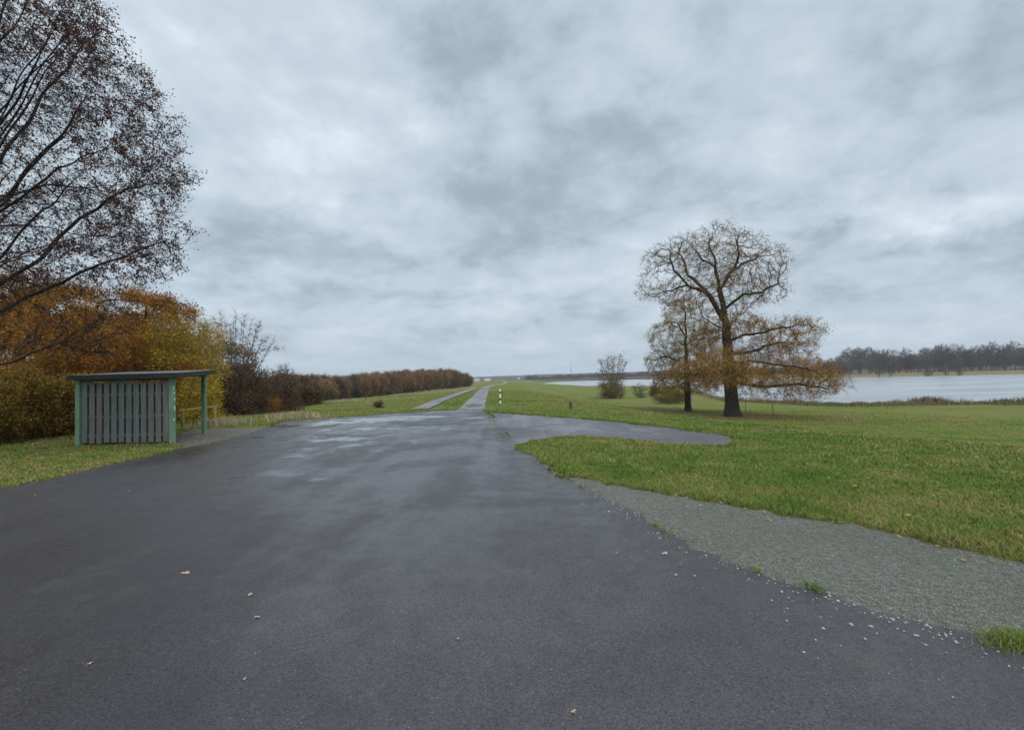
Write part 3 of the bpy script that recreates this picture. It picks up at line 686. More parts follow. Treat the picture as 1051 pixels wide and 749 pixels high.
for j in range(34):      # many ascending side limbs
    z0_ = rg.uniform(2.6, 8.5); px_ = rg.uniform(-40, 165); py_ = rg.uniform(-60, 330); e_ = at(px_, py_, D+rg.uniform(-3.5, 4.5)); o_ = np.array([bx, by, z0_*.6+.1*e_[2]+1.0])
    if o_[2] > e_[2]+.5: o_[2] = max(2.4, e_[2]-.5)
    v_ = e_-o_; big_lines.append([tuple(o_), tuple(o_+v_*.3+(0, 0, .10*np.linalg.norm(v_)*.3)), tuple(o_+v_*.65+(0, 0, .05*np.linalg.norm(v_))), tuple(o_+v_*.9)])
rg = np.random.default_rng(78)
big_att = lobes([E(20, 150, 150, 155, 0, 130, w=3), E(-30, 40, 135, 120, 0, 130, w=1.6), E(60, 250, 118, 58, 0, 90, w=1.2), E(-130, 150, 150, 150, 0, 130, w=1.0), E(45, 330, 85, 40, -1, 50, w=.35), E(165, 235, 28, 18, 0, 40, w=.12), E(150, 120, 26, 16, 0, 40, w=.12), E(118, 60, 22, 14, 0, 40, w=.1), E(165, 180, 30, 14, .5, 40, w=.12)], 9500, rg, .5)
big_att = big_att[big_att[:, 2] > 2.6]; big_att = clump(big_att, 1.0, .40, 8)
plant('roadside_tree', 'tall wide tree with dark purple brown leaves at the left edge above the shelter', 'tree', tb, big_att, big_lines, .24, 4.2, .36, .0085, .34, 23,
      M['bark_dark'], M['crown_leaf'], 42000, .34, .0046, 56000, .05, .038, jit=.20, trop=(.02, 0, .03), shelltw=2.4,
      mask=lambda p: np.where(p[:, 2] > 5.2, .85, .12)*(.06+1.1*sst((np.linalg.norm(p-np.array([bx+.5, by, 8.5]), axis=1)-3.0)/3.2)))

WIG = .14
# --- generic crowns for the wood edge on the left
def bushy(name, label, cat, px, py, D_, wpx, toppx, leafm, seed, bark='bark_dark', nl=9000, size=.09, trunk_h=.3, base_r=.12, natt=900, lowfrac=.1, spread=.16, step=.3, ntw=3000, depth=None, group=None, lean=0, multi=1, upw=.05, tip=.009, twl=.4, fan=False):
    top = at(px, toppx, D_); gb = at(px, py, D_); gb[2] = T(gb[0], gb[1]); Hh = top[2]-gb[2]; w_ = wpx/2/F*D_; dp = depth or w_*.9
    rg_ = np.random.default_rng(seed); lo = gb[2]+Hh*lowfrac
    cz = (top[2]+lo)/2; hz_ = (top[2]-lo)/2
    sp = [((gb[0], gb[1], cz), (w_*.8, dp*.8, hz_*.92), 1.2)]
    for _ in range(7):
        a_ = rg_.uniform(0, 6.28); zz = rg_.uniform(-.7, .75); rr = math.sqrt(1-zz*zz)*.62
        s_ = rg_.uniform(.3, .5); sp.append(((gb[0]+math.cos(a_)*w_*rr, gb[1]+math.sin(a_)*dp*rr, cz+zz*hz_*.72), (w_*s_, dp*s_, hz_*s_*.8), .45))
    att = clump(lobes(sp, int(natt*1.25), rg_, .2), w_*.42, .415, seed); att = att[att[:, 2] > gb[2]+.1]
    if lowfrac < .05:
        lo_ = lobes([((gb[0], gb[1], gb[2]+Hh*.16), (w_*.85, dp*.85, Hh*.2), 1)], int(natt*.25), rg_); att = np.vstack([att, lo_[lo_[:, 2] > gb[2]+.05]])
    lines = []
    if multi == 1: lines.append([gb, gb+(0, 0, Hh*trunk_h), gb+(lean, 0, Hh*.8)])
    elif fan:
        for j in range(multi):
            a_ = j*6.28/multi+rg_.uniform(-.4, .4); q_ = rg_.uniform(.25, .95); e_ = np.array([math.cos(a_)*w_*q_, math.sin(a_)*dp*q_*.8, 0]); hh_ = Hh*math.sqrt(1-.55*q_*q_)*rg_.uniform(.85, 1.0)
            lines.append([gb, gb+e_*.10+(0, 0, Hh*.10), gb+e_*.42+(0, 0, hh_*.45), gb+e_*.78+(0, 0, hh_*.76), gb+e_+(0, 0, hh_*.97)])
    else:
        lines.append([gb, gb+(0, 0, .3), gb+(.1, .1, Hh*.55)])
        for j in range(multi-1):
            a_ = j*6.28/(multi-1)+rg_.uniform(-.3, .3); lines.append([gb+(0, 0, .0), gb+(math.cos(a_)*w_*.12, math.sin(a_)*w_*.12, .25), gb+(math.cos(a_)*w_*.5, math.sin(a_)*dp*.4, Hh*rg_.uniform(.4, .7))])
    global WIG
    WIG = .04 if fan else .14
    return plant(name, label, cat, gb, att, lines, step, 3.5, step*1.6, tip, base_r, seed, M[bark], M[leafm] if leafm else None, ntw, twl, tip*.6, nl, spread, size, group=group, trop=(0, 0, upw), jit=.2, flr=.3)
bushy('beech_tree', 'broad beech with orange brown leaves directly behind the shelter', 'tree', 100, 440, 25, 190, 282, 'beech_leaf', 31, nl=67200, size=0.058, base_r=.3, natt=1800, lowfrac=.08, spread=.17, ntw=6000, depth=4.0)
bushy('beech_tree', 'orange beech reaching higher left of the shelter behind the dark branches', 'tree', 20, 440, 28, 190, 262, 'beech_leaf', 32, nl=64000, size=0.061, base_r=.3, natt=1600, lowfrac=.05, spread=.2, ntw=5000, depth=4.0)
bushy('shrub', 'dense olive and yellow leaved shrub left of the shelter at the grass edge', 'shrub', 18, 455, 19.5, 110, 378, 'olive_leaf', 33, nl=54400, size=.056, base_r=.06, natt=900, lowfrac=.0, multi=5, spread=.13, step=.22, ntw=4000, depth=1.8)
bushy('shrub', 'rust and olive shrub filling the gap next to the shelter corner post', 'shrub', 72, 455, 21, 90, 385, 'olive_leaf', 34, nl=38400, size=.056, base_r=.06, natt=700, lowfrac=.0, multi=5, spread=.13, step=.22, ntw=3000, depth=1.6)
bushy('shrub', 'dark orange shrub at the far left edge of the view', 'shrub', -45, 460, 17, 130, 372, 'olive_leaf', 35, nl=38400, size=0.048, base_r=.06, natt=700, lowfrac=.0, multi=5, spread=.14, step=.25, ntw=3000, depth=1.8)
bushy('beech_tree', 'rusty brown tree between the orange beech and the yellow tree', 'tree', 150, 440, 29, 105, 284, 'beech_leaf', 36, nl=35200, size=0.058, base_r=.22, natt=1100, lowfrac=.06, spread=.17, ntw=4500, depth=3.0)
bushy('birch_tree', 'yellow leaved tree behind the open end of the shelter', 'tree', 186, 440, 27, 84, 310, 'yellow_leaf', 37, bark='bark_grey', nl=27200, size=0.048, base_r=.16, natt=1200, lowfrac=.04, spread=.15, ntw=5000, depth=2.4, multi=4)
bushy('shrub', 'bright yellow shrub behind the back post of the shelter', 'shrub', 208, 438, 25, 44, 378, 'yellow_leaf', 38, nl=14400, size=0.037, base_r=.05, natt=500, lowfrac=.0, multi=4, spread=.12, step=.22, ntw=1500)
bushy('bare_tree', 'leafless grey tree right of the yellow tree against the sky', 'tree', 240, 434, 33, 96, 316, None, 39, bark='bark_grey', nl=0, base_r=.15, natt=600, lowfrac=.3, multi=16, ntw=6500, upw=.5, tip=.0115, twl=.55, step=.36, depth=3, fan=True)
bushy('shrub', 'tall dark brown scrub beneath the bare tree', 'shrub', 250, 436, 32, 66, 372, 'scrub_leaf', 40, nl=20800, size=0.051, base_r=.08, natt=900, lowfrac=.0, multi=6, spread=.16, ntw=5000)
bushy('shrub', 'reddish brown scrub ahead of the wood where the road bends away', 'shrub', 283, 432, 37, 60, 381, 'scrub_leaf', 41, nl=17600, size=0.058, base_r=.08, natt=800, lowfrac=.0, multi=6, spread=.18, ntw=5000, depth=3)
bushy('shrub', 'low orange tinged shrub at the foot of the brown scrub', 'shrub', 277, 433, 33, 22, 407, 'beech_leaf', 42, nl=4000, size=0.041, base_r=.04, natt=260, lowfrac=.0, multi=4, spread=.12, step=.22, ntw=800)
bushy('shrub', 'dark brown scrub joining the long rusty wood', 'shrub', 308, 425, 52, 52, 385, 'scrub_leaf', 43, nl=14400, size=0.082, base_r=.1, natt=700, lowfrac=.0, multi=6, spread=.22, step=.4, ntw=4000, tip=.014)
bushy('shrub', 'rounded grey green shrub in front of the rusty wood', 'shrub', 331, 418, 75, 26, 400, 'scrub_green', 44, nl=9600, size=0.095, base_r=.1, natt=500, lowfrac=.0, multi=5, spread=.25, step=.4, ntw=2000, tip=.015)
bushy('shrub', 'small dark leafless shrub standing on the grass beyond the road edge', 'shrub', 389, 422.5, 36, 11, 411, 'scrub_leaf', 45, nl=400, size=0.034, base_r=.03, natt=200, lowfrac=.0, multi=6, spread=.1, step=.12, ntw=1200, tip=.008, twl=.25)
bushy('shrub', 'dark round scrub clump where the inland wood meets the field', 'shrub', 403, 409, 120, 22, 397, 'scrub_leaf', 46, nl=5600, size=0.136, base_r=.1, natt=400, lowfrac=.0, multi=5, spread=.3, step=.5, ntw=1500, tip=.02)
bushy('bare_tree', 'leafless grey tree top above the dark scrub', 'tree', 291, 430, 60, 26, 372, None, 49, bark='bark_grey', nl=0, base_r=.13, natt=300, lowfrac=.4, multi=5, fan=True, ntw=1500, upw=.4, tip=.018, twl=.9, step=.45)
# trees deeper in the wood behind these
bk = [bushy('wood_tree', lb, 'tree', px, 440, dd, 120, tp, lf, 50+i, nl=13000, size=.14, base_r=.25, natt=800, lowfrac=.02, spread=.3, step=.5, ntw=2500, tip=.015, group='trees deeper in the wood behind the shelter')
      for i, (px, dd, tp, lf, lb) in enumerate([(-60, 34, 250, 'beech_leaf', 'tall orange brown tree deep in the wood at the left edge of the view'), (50, 38, 280, 'olive_leaf', 'olive tree deep in the wood seen through the two orange beeches'), (130, 38, 305, 'beech_leaf', 'rusty tree deep in the wood above the shelter roof'), (200, 42, 335, 'olive_leaf', 'olive tree behind the yellow leaved tree'), (255, 52, 368, 'scrub_leaf', 'brown tree behind the tall dark scrub and the leafless tree')])]
# leafless thicket tree by the river
bushy('bare_tree', 'leafless bushy tree on the meadow left of the oaks with ochre leaves at its base', 'tree', 630, 408, drop(630, 408)[1], 36, 361, 'pale_leaf', 60, bark='bark_grey', nl=2400, size=0.109, base_r=.22, natt=700, lowfrac=.15, multi=10, ntw=3500, upw=.4, tip=.026, twl=.9, step=.7, spread=.5, fan=True)
yb = drop(632, 408.5)[1]
bushy('shrub', 'ochre and brown undergrowth around the foot of the leafless thicket tree', 'shrub', 628, 408, yb-1, 34, 388, 'pale_leaf', 61, bark='bark_grey', nl=6720, size=0.116, base_r=.1, natt=500, lowfrac=0, multi=6, spread=.4, step=.5, ntw=2500, tip=.02)
bushy('shrub', 'low leafless grey shrub right of the thicket tree', 'shrub', 657, 407, yb, 18, 392, 'pale_leaf', 62, bark='bark_grey', nl=1440, size=0.088, base_r=.08, natt=300, lowfrac=0, multi=5, spread=.35, step=.4, ntw=2000, tip=.018)
bushy('shrub', 'small green brown bush just left of the smaller oak', 'shrub', 671, 403, yb+6, 11, 395, 'scrub_green', 63, nl=2400, size=0.109, base_r=.08, natt=200, lowfrac=0, multi=4, spread=.3, step=.4, ntw=400, tip=.018)
yb2 = drop(690, 414)[1]
bushy('shrub', 'brown bramble mound left of the smaller oak trunk', 'shrub', 688, 414, yb2, 40, 402, 'pale_leaf', 64, nl=6080, size=0.082, base_r=.06, natt=400, lowfrac=0, multi=6, spread=.3, step=.35, ntw=2200, tip=.014)

# --- forests: a few built trees, copied
def proto(name, Hh, w_, leafm, seed, bark, nl, size, natt=420, ntw=900, low=.12, tip=.03, spread=.35, step=.7, up_=.05, twl=1.2, trunk=.3, sh=.1):
    rg_ = np.random.default_rng(seed); lo = Hh*low; cz = (Hh+lo)/2; hz_ = (Hh-lo)/2
    sp = [((0, 0, cz), (w_*.85, w_*.85, hz_*.9), 1.2)]
    for _ in range(7):
        a_ = rg_.uniform(0, 6.28); zz = rg_.uniform(-.6, .8); rr = math.sqrt(1-zz*zz)*.6; s_ = rg_.uniform(.3, .5)
        sp.append(((math.cos(a_)*w_*rr, math.sin(a_)*w_*rr, cz+zz*hz_*.7), (w_*s_, w_*s_, hz_*s_*.8), .5))
    att = lobes(sp, natt, rg_, sh)
    return plant(name, '', '', (0, 0, 0), att, [[(0, 0, 0), (0, 0, Hh*trunk), (.2, 0, Hh*.6)]], step, 5, step*1.5, tip, .3, seed, M[bark], M[leafm], ntw, twl, tip*.9, nl, spread, size, single=True, trop=(0, 0, up_))
rust = [proto('forest_tree', 10, 3.6, 'rust_leaf', 70, 'bark_far', 5000, .19, ntw=2500), proto('forest_tree', 10, 3.2, 'rust_leaf_b', 71, 'bark_far', 4600, .19, ntw=2500, low=.22), proto('forest_tree', 10, 3.9, 'rust_leaf', 72, 'bark_far', 5600, .2, low=.05, ntw=2500),
        proto('forest_tree', 10, 2.8, 'scrub_leaf', 73, 'bark_far', 2600, .22, ntw=2500), proto('forest_tree', 10, 3.0, 'rust_leaf_b', 74, 'bark_far', 2600, .22, ntw=2500)]
edge = [(262, 62), (300, 88), (327, 116), (373, 152), (430, 205), (478, 268)]
rg = np.random.default_rng(80)
EP = np.array([((px-CX)/F*q_, q_) for px, q_ in edge]); sl_ = np.concatenate([[0], np.cumsum(np.linalg.norm(np.diff(EP, axis=0), axis=1))])
for row in range(5):
    t = 0.0
    while t < sl_[-1]+6-row*2:
        x = np.interp(t, sl_, EP[:, 0])-row*3.4-1+rg.normal(0, .9); y = np.interp(t, sl_, EP[:, 1])+row*1.2+rg.normal(0, 1.2); z_ = T(x, y); px = CX+np.interp(t, sl_, EP[:, 0])/np.interp(t, sl_, EP[:, 1])*F
        ytop = np.interp(px, [262, 300, 345, 395, 405, 440, 466, 482], [386.5, 385.5, 385, 383.5, 381, 379.5, 378.5, 384]); tz = at(px, ytop, y)[2]
        hh = (tz-z_)*rg.uniform(.86, 1.08)
        o = link('forest_tree', rust[int(rg.choice(5, p=[.24, .22, .22, .16, .16]))], None, (x, y, z_-.1)); s_ = hh/10; o.scale = (s_*rg.uniform(.85, 1.25),)*2+(s_,); o.rotation_euler.z = rg.uniform(0, 6.28)
        tag(o, 'rusty brown tree packed in the long wood beyond the inland field', 'tree', 'trees of the rusty wood left of the dike')
        t += rg.uniform(2.9, 4.4)*(.8 if row == 0 else 1.0+.2*row)*(1 if y < 150 else 1.25)
# far bank trees
def bank(name, Hh, w_, seed, nl, ntw=3600): return proto(name, Hh, w_, 'far_leaf', seed, 'bark_far', nl, .22, natt=700, ntw=ntw, low=.02, tip=.06, spread=.6, step=1.1, up_=.12, twl=2.4, trunk=.25, sh=.3)
bt = [bank('bank_tree', 24, 7.5, 90, 1200, 2600), bank('bank_tree', 24, 6.0, 91, 500, 2400), bank('bank_tree', 24, 8.5, 92, 2600, 2200), bank('bank_tree', 24, 6.5, 93, 200, 3600), proto('bank_tree', 24, 7, 'pale_leaf', 94, 'bark_far', 2200, .25, natt=600, ntw=1800, low=.02, tip=.05, spread=.6, step=1.1, up_=.12, twl=2.2, trunk=.25, sh=.3)]
for row in range(3):
    px = 838.0
    while px < 1180:
        Dd = (448, 470, 505)[row]+rg.normal(0, 7)+(px-950)*-.12; x = (px-CX)/F*Dd; z_ = T(x, Dd)
        ytop = np.interp(px, [838, 865, 895, 920, 965, 985, 1010, 1051, 1180], [366, 357, 354, 356, 353, 347, 350, 346, 343])
        tz = at(px, ytop+rg.normal(0, 2.2), Dd)[2]; hh = max(10, (tz-z_)*(rg.uniform(.66, 1.05) if row else rg.uniform(.3, .8)))
        o = link('bank_tree', bt[rg.integers(0, 5)], None, (x, Dd, z_-.2)); s_ = hh/24; o.scale = (s_*rg.uniform(.9, 1.15),)*2+(s_,); o.rotation_euler.z = rg.uniform(0, 6.28)
        tag(o, 'grey brown leafless tree in the dense wood across the river', 'tree', 'trees across the river')
        px += rg.uniform(5, 12)
for i, (px, hp, lab) in enumerate([(902, 33, 'round topped dark tree at the water on the far bank, leftmost of four'), (913.5, 25, 'second dark tree at the water on the far bank'), (952, 14, 'low dark bush on the far bank left of the tall grassy one'), (970, 36, 'tall tree standing forward on the far bank grass'), (984, 16, 'dark bush right of the tall tree on the far bank')]):
    Dd = 392-(px-900)*.12; x = (px-CX)/F*Dd; z_ = T(x, Dd); o = link('bank_tree', bt[i % 4], None, (x, Dd, z_)); s_ = hp/F*Dd/24; o.scale = (s_*.95, s_*.95, s_); o.rotation_euler.z = i
    tag(o, lab, 'tree')
# tree rows along the far shore
px = 540.0
lowb = proto('shore_tree', 10, 4.5, 'far_leaf', 95, 'bark_far', 1600, .5, natt=200, ntw=300, low=.0, tip=.05, spread=.6, step=1.2)
while px < 868:
    Dd = np.interp(px, [540, 600, 700, 800, 868], [1020, 1050, 900, 620, 520])+rg.normal(0, 10); x = (px-CX)/F*Dd; z_ = T(x, Dd)
    o = link('shore_tree', lowb, None, (x, Dd, max(z_, WL))); s_ = rg.uniform(.6, 1.0)*(1.15 if px < 700 else 1.0); o.scale = (s_*1.5, s_*1.5, s_); o.rotation_euler.z = rg.uniform(0, 6.28)
    tag(o, 'small faded tree in the row along the far shore', 'tree', 'trees along the far shore'); px += rg.uniform(2.5, 6)

# ------------------------------------------------------------------ shelter
fl2 = gnd(81, 458)+(0, 0, 0); fr2 = gnd(177, 455.5)
wv = (fr2-fl2); wl = np.linalg.norm(wv); wv /= wl
br2 = at(209.5, 440, 19.9); br2[2] = 0; bl2 = br2-wv*wl
base = (fl2+fr2)/2; sv = (br2-fr2); sl = np.linalg.norm(sv); sv /= sl; nv = np.array([wv[1], -wv[0], 0])
sh = thing('shelter', 'open green timber shelter with slatted end wall and flat mossy roof beside the road', 'shelter', tuple(base))
def loc(p): return np.asarray(p, float)-base
zf, zb = 2.33, 2.50
def post(p, zt, w=.075): 
    m = MB(); m.box(loc(p)+(0, 0, zt/2-.05), wv*w, nv*w, (0, 0, zt/2+.05)); return m.build('post', M['green_paint'], sh, bevel=.006)
post(fl2, zf); post(fr2, zf); post(br2, zb); post(bl2, zb)
# paint flaking on the near right post
m = MB(); rg = np.random.default_rng(5)
for zz in (1.95, 1.78, 1.55, 1.30, 1.24, .85): 
    m.box(loc(fr2)+wv*.077+nv*rg.uniform(-.01, .05)+(0, 0, zz), wv*.002, nv*.02, (0, 0, rg.uniform(.03, .08)))
m.build('paint_flake', M['white'], sh)
def wall(name, a_, b_, zt, inward, mats=('plank', 'plank_red')):
    v = b_-a_; Lw = np.linalg.norm(v); v = v/Lw; inward = inward/np.linalg.norm(inward); k = 12; p = (Lw-.17)/k; mf = [MB(), MB()]; mb = MB(); mr = MB()
    for i in range(k):
        c = loc(a_)+v*(.085+p*(i+.5)); hgt = zt-.235+rg.uniform(-.015, .015); b0 = .09+rg.uniform(-.02, .03)
        tw = rg.uniform(-.004, .004)
        mf[0].box(c+inward*(-.035+tw)+(0, 0, b0+hgt/2), v*p*.372, inward*.011, (0, 0, hgt/2))
    for i in range(k-1):
        c = loc(a_)+v*(.085+p*(i+1)); mb.box(c+inward*.04+(0, 0, .10+(zt-.32)/2), v*p*.30, inward*.011, (0, 0, (zt-.32)/2))
    for zr in (.35, 1.0, 1.76): mr.box(loc((a_+b_)/2)+inward*.002+(0, 0, zr), v*(Lw/2-.08), inward*.022, (0, 0, .045))
    o = mf[0].build(name, M[mats[0]], sh, bevel=.003); mb.build('rear_planks', M['plank_shaded'], sh); mr.build('cross_rail', M['plank'], sh)
    return o
wall('slatted_wall', fl2, fr2, zf, sv); wall('slatted_back_wall', bl2, fl2, zf, wv)
# roof: sloping slab with deep dark fascia, sagging a little
def roofpt(u, v, dz=0): return loc(fl2)+wv*(u*wl)+sv*(v*sl)+(0, 0, zf+(zb-zf)*v+dz)
m = MB(); us = (-.07, .5, 1.10); f_ = []
for (u1, u2) in ((us[0], us[1]), (us[1], us[2])):
    m.hexa([roofpt(u1, -.07, .04), roofpt(u2, -.07, .04), roofpt(u2, 1.10, .05), roofpt(u1, 1.10, .05), roofpt(u1, -.07, .15), roofpt(u2, -.07, .16), roofpt(u2, 1.10, .16), roofpt(u1, 1.10, .15)])
rf = m.build('roof', M['felt'], sh)
m = MB()
def fas(p, q, h0, h1): 
    dd = q-p; dd /= np.linalg.norm(dd); nn_ = np.array([dd[1], -dd[0], 0])*.014; c = (p+q)/2
    m.hexa([p+nn_+(0, 0, h0), q+nn_+(0, 0, h0), q-nn_+(0, 0, h0), p-nn_+(0, 0, h0), p+nn_+(0, 0, h1), q+nn_+(0, 0, h1), q-nn_+(0, 0, h1), p-nn_+(0, 0, h1)])
cs = [roofpt(-.077, -.077), roofpt(1.107, -.077), roofpt(1.107, 1.107), roofpt(-.077, 1.107)]
for i in range(4): fas(cs[i], cs[(i+1) % 4], -.02, .142)
m.build('fascia', M['fascia'], rf)
m = MB()
for v_ in (0, 1.0): m.box((roofpt(0, v_)+roofpt(1, v_))/2+(0, 0, -.04), wv*(wl/2+.1), sv*.04, (0, 0, .06))
for u_ in (0, 1.0):
    p_, q_ = roofpt(u_, .04), roofpt(u_, .96); m.box((p_+q_)/2+(0, 0, .012), (q_-p_)/2, wv*.035, (0, 0, .024))
m.build('roof_beam', M['green_dark'], sh)
# bench inside along the back wall
m = MB(); c = loc((fl2+bl2)/2)+wv*.45
m.box(c+(0, 0, .45), sv*(sl/2-.3), wv*.18, (0, 0, .02))
for s_ in (-1, 1): m.box(c+sv*s_*(sl/2-.6)+(0, 0, .215), sv*.04, wv*.14, (0, 0, .215))
m.build('bench', M['plank'], sh)

# railing behind the shelter
rA = gnd(187, 441.5); rB = at(221, 438, rA[1]+2.8); rB[2] = 0; rv = rB-rA
rl = thing('railing', 'low yellowish wooden railing behind the open end of the shelter', 'railing', tuple(rA))
m = MB(); m.box(rv*.52+(0, 0, .93), rv*.56, np.array([0, .03, 0]), (0, 0, .04)); m.build('rail', M['yellow_wood'], rl)
for u_ in (.02, 1.0):
    m = MB(); m.box(rv*u_+(0, 0, .43), (.04, 0, 0), (0, .04, 0), (0, 0, .46)); m.build('post', M['yellow_wood'], rl)

# white marker post with black bands
mp = gnd(513.5, 414.5); k_ = mp[1]/F; mk = thing('marker_post', 'white marker post with black bands on the grass right of the dike path', 'marker post', tuple(mp))
segs = [(0, .24, 'white'), (.24, .42, 'black'), (.42, .72, 'white'), (.72, .88, 'black'), (.88, 1.0, 'white')]
for a_, b_, c in segs:
    m = MB(); m.tube((0, 0, a_*1.12), (0, 0, b_*1.12), .065 if c == 'white' else .062, None, 10); m.build('band' if c == 'black' else 'pole', M[c], mk)
m = MB(); m.tube((0, 0, 1.12), (0, 0, 1.16), .064, .03, 10); m.build('cap', M['white'], mk)
# short dark post
bp = drop(586, 420.5); m = MB(); m.tube((0, 0, -.1), (0, 0, .50), .085, .08, 9); m.tube((0, 0, .50), (0, 0, .53), .08, .05, 9)
tag(m.build('bollard', M['post_wood'], None, tuple(bp)), 'short dark wooden post in the grass behind the side road', 'post')
for px, py, h_, lab in ((765.5, 422, 1.45, 'thin grey stake right of the large oak trunk'), (793, 423.5, 1.2, 'thin dark stake furthest right under the oak branches')):
    p = drop(px, py); m = MB(); m.tube((0, 0, -.1), (.02, 0, h_), .045, .035, 6); tag(m.build('stake', M['post_wood'], None, tuple(p)), lab, 'stake')

# far farm buildings at the end of the dike and a mast
def house(px, D_, w_, d_, h_, rh, rmat, lab, nw=3):
    x = (px-CX)/F*D_; z_ = T(x, D_); z_ = max(z_, -3.5)
    t = thing('farm_building', lab, 'building', (x, D_, z_)); m = MB(); m.box((0, 0, h_/2), (w_/2, 0, 0), (0, d_/2, 0), (0, 0, h_/2)); m.build('wall', M['wall_white'], t)
    m = MB(); e_ = .4; x2, y2 = w_/2+e_, d_/2+e_
    m.add([(-x2, -y2, h_-.1), (x2, -y2, h_-.1), (x2, y2, h_-.1), (-x2, y2, h_-.1), (-x2, 0, h_+rh), (x2, 0, h_+rh)], [(0, 1, 5, 4), (2, 3, 4, 5), (0, 4, 3), (1, 2, 5), (3, 2, 1, 0)]); m.build('roof', M[rmat], t)
    for i in range(nw):
        m = MB(); m.box(((i+.5)/nw*w_-w_/2, -d_/2-.02, h_*.5), (.6, 0, 0), (0, .03, 0), (0, 0, .6)); m.build('window', M['glass'], t)
    return t
house(489, 1250, 14, 9, 5.2, 2.2, 'roof_grey', 'long white building furthest left at the end of the dike')
house(500, 1300, 17, 9, 5.6, 2.0, 'roof_red', 'white building with a low red roof beside the dike horizon', 4)
house(485, 1200, 5, 6, 4.8, 1.5, 'roof_red', 'small white house almost hidden by the end of the rusty wood', 2)
house(532, 1400, 6, 6, 5.2, 2.2, 'roof_grey', 'small pale house on the horizon right of the dike path', 2)
x = (586-CX)/F*1150; m = MB(); m.tube((0, 0, 0), (0, 0, 36), 1.1, .5, 6); m.tube((0, 0, 36), (0, 0, 44), .3, .15, 6)
tag(m.build('radio_mast', M['steel'], None, (x, 1150, -3.0)), 'thin grey mast on the horizon left of the thicket tree', 'mast')

# ------------------------------------------------------------------ grass blades, reeds, stones
rg = np.random.default_rng(100)
def blades(Pxy, h_, w_, rg, lean=.45):
    n_ = len(Pxy); zz = terr(Pxy[:, 0], Pxy[:, 1]); a_ = rg.uniform(0, 6.283, n_); s_ = np.stack([np.cos(a_), np.sin(a_), 0*a_], 1)*w_[:, None]
    l_ = rg.normal(0, lean, (n_, 2))*h_[:, None]; o = np.column_stack([Pxy, zz]); m_ = o+np.column_stack([l_*.35, h_*.6]); t_ = o+np.column_stack([l_, h_])
    V = np.stack([o-s_, o+s_, m_+s_*.8, m_-s_*.8, t_], 1).reshape(-1, 3); b_ = np.arange(n_)[:, None]*5
    return V, b_+np.array([[0, 1, 2, 3]]), b_+np.array([[3, 2, 4]])
n_ = 620000
r_ = np.exp(rg.uniform(math.log(3.2), math.log(75), n_)); a_ = np.radians(rg.uniform(-51, 51, n_)); G = np.stack([r_*np.sin(a_), r_*np.cos(a_)], 1)
keep = np.ones(n_, bool)
for pol, mg in ((LANE, 0.0), (ASPH, 0.0), (SIDE, 0.0), (GRAV, 0.0), (DIRT, 0), (PATH, 0)): keep &= ~inside(G, pol[::2])
keep &= ~(inside(G, WOOD) & (seg_dist(G, WOOD, True) > 1.5)); keep &= ~inside(G, RIVER)
G = G[keep]; r_ = r_[keep]
tuft = N1(G[:, 0]/.35+3, G[:, 1]/.35+8)*N2(G[:, 0]/1.7, G[:, 1]/1.7)
h_ = (.010+.085*tuft+.014*rg.random(len(G)))*(1-.35*np.clip((r_-8)/30, 0, 1)); w_ = .0019*np.maximum(1, r_/4.5)
V, q4, q3 = blades(G, h_+.018, w_, rg, .8)
V[:, 2] += np.repeat(.030*N2(G[:, 0]/.7, G[:, 1]/.7)+.012, 5)
tag(link('grass', mesh_from('grass', V, [(q4, 0), (q3, 0)], [M['blade']])), 'short autumn grass with yellow and green tufts beside the road and on the meadow', 'grass', None, 'stuff')
# longer tufts along the edges of the paving
def along(poly, n_, off, sd):
    poly = np.asarray(poly); k = rg.integers(0, len(poly), n_); d_ = np.roll(poly, -1, 0)-poly; nn_ = np.stack([d_[:, 1], -d_[:, 0]], 1); nn_ /= np.linalg.norm(nn_, axis=1)[:, None]+1e-9
    return poly[k]+nn_[k]*(off+rg.normal(0, sd, n_))[:, None]
E1 = np.vstack([along(SIDE, 30000, 0, .18), along(ASPH, 46000, 0, .12), along(GRAV, 60000, 0, .22)])
rr = np.hypot(E1[:, 0], E1[:, 1]); ok = (E1[:, 1] > 2.5) & (rr < 40) & (~inside(E1, ASPH[::2]) | (rg.random(len(E1)) < .02))
ok &= ~inside(E1, GRAV[::2]) | (rg.random(len(E1)) < .13*sst(N2(E1[:, 0]/.4, E1[:, 1]/.4)*2-.9)); ok &= ~inside(E1, SIDE[::2]) | ((rg.random(len(E1)) < .3*sst(N2(E1[:, 0]/.4, E1[:, 1]/.4)*2-.9)) & (E1[:, 0] > 1.3)); ok &= ~inside(E1, DIRT)
# the grass tuft at the lower right corner
tc_ = gnd(1046, 661)[:2]; Tf = tc_+rg.normal(0, 1, (1500, 2))*np.array([.13, .07])
E1 = np.vstack([E1[ok], Tf]); rr = np.hypot(E1[:, 0], E1[:, 1]); h_ = .025+.055*N1(E1[:, 0]/.3, E1[:, 1]/.3)*rg.random(len(E1))*1.5
V, q4, q3 = blades(E1, h_, .0022*np.maximum(1, rr/5), rg, .6)
V[:, 2] += .012
tag(link('edge_grass', mesh_from('edge_grass', V, [(q4, 0), (q3, 0)], [M['blade']])), 'ragged longer grass creeping over the edges of the asphalt and gravel', 'grass', None, 'stuff')
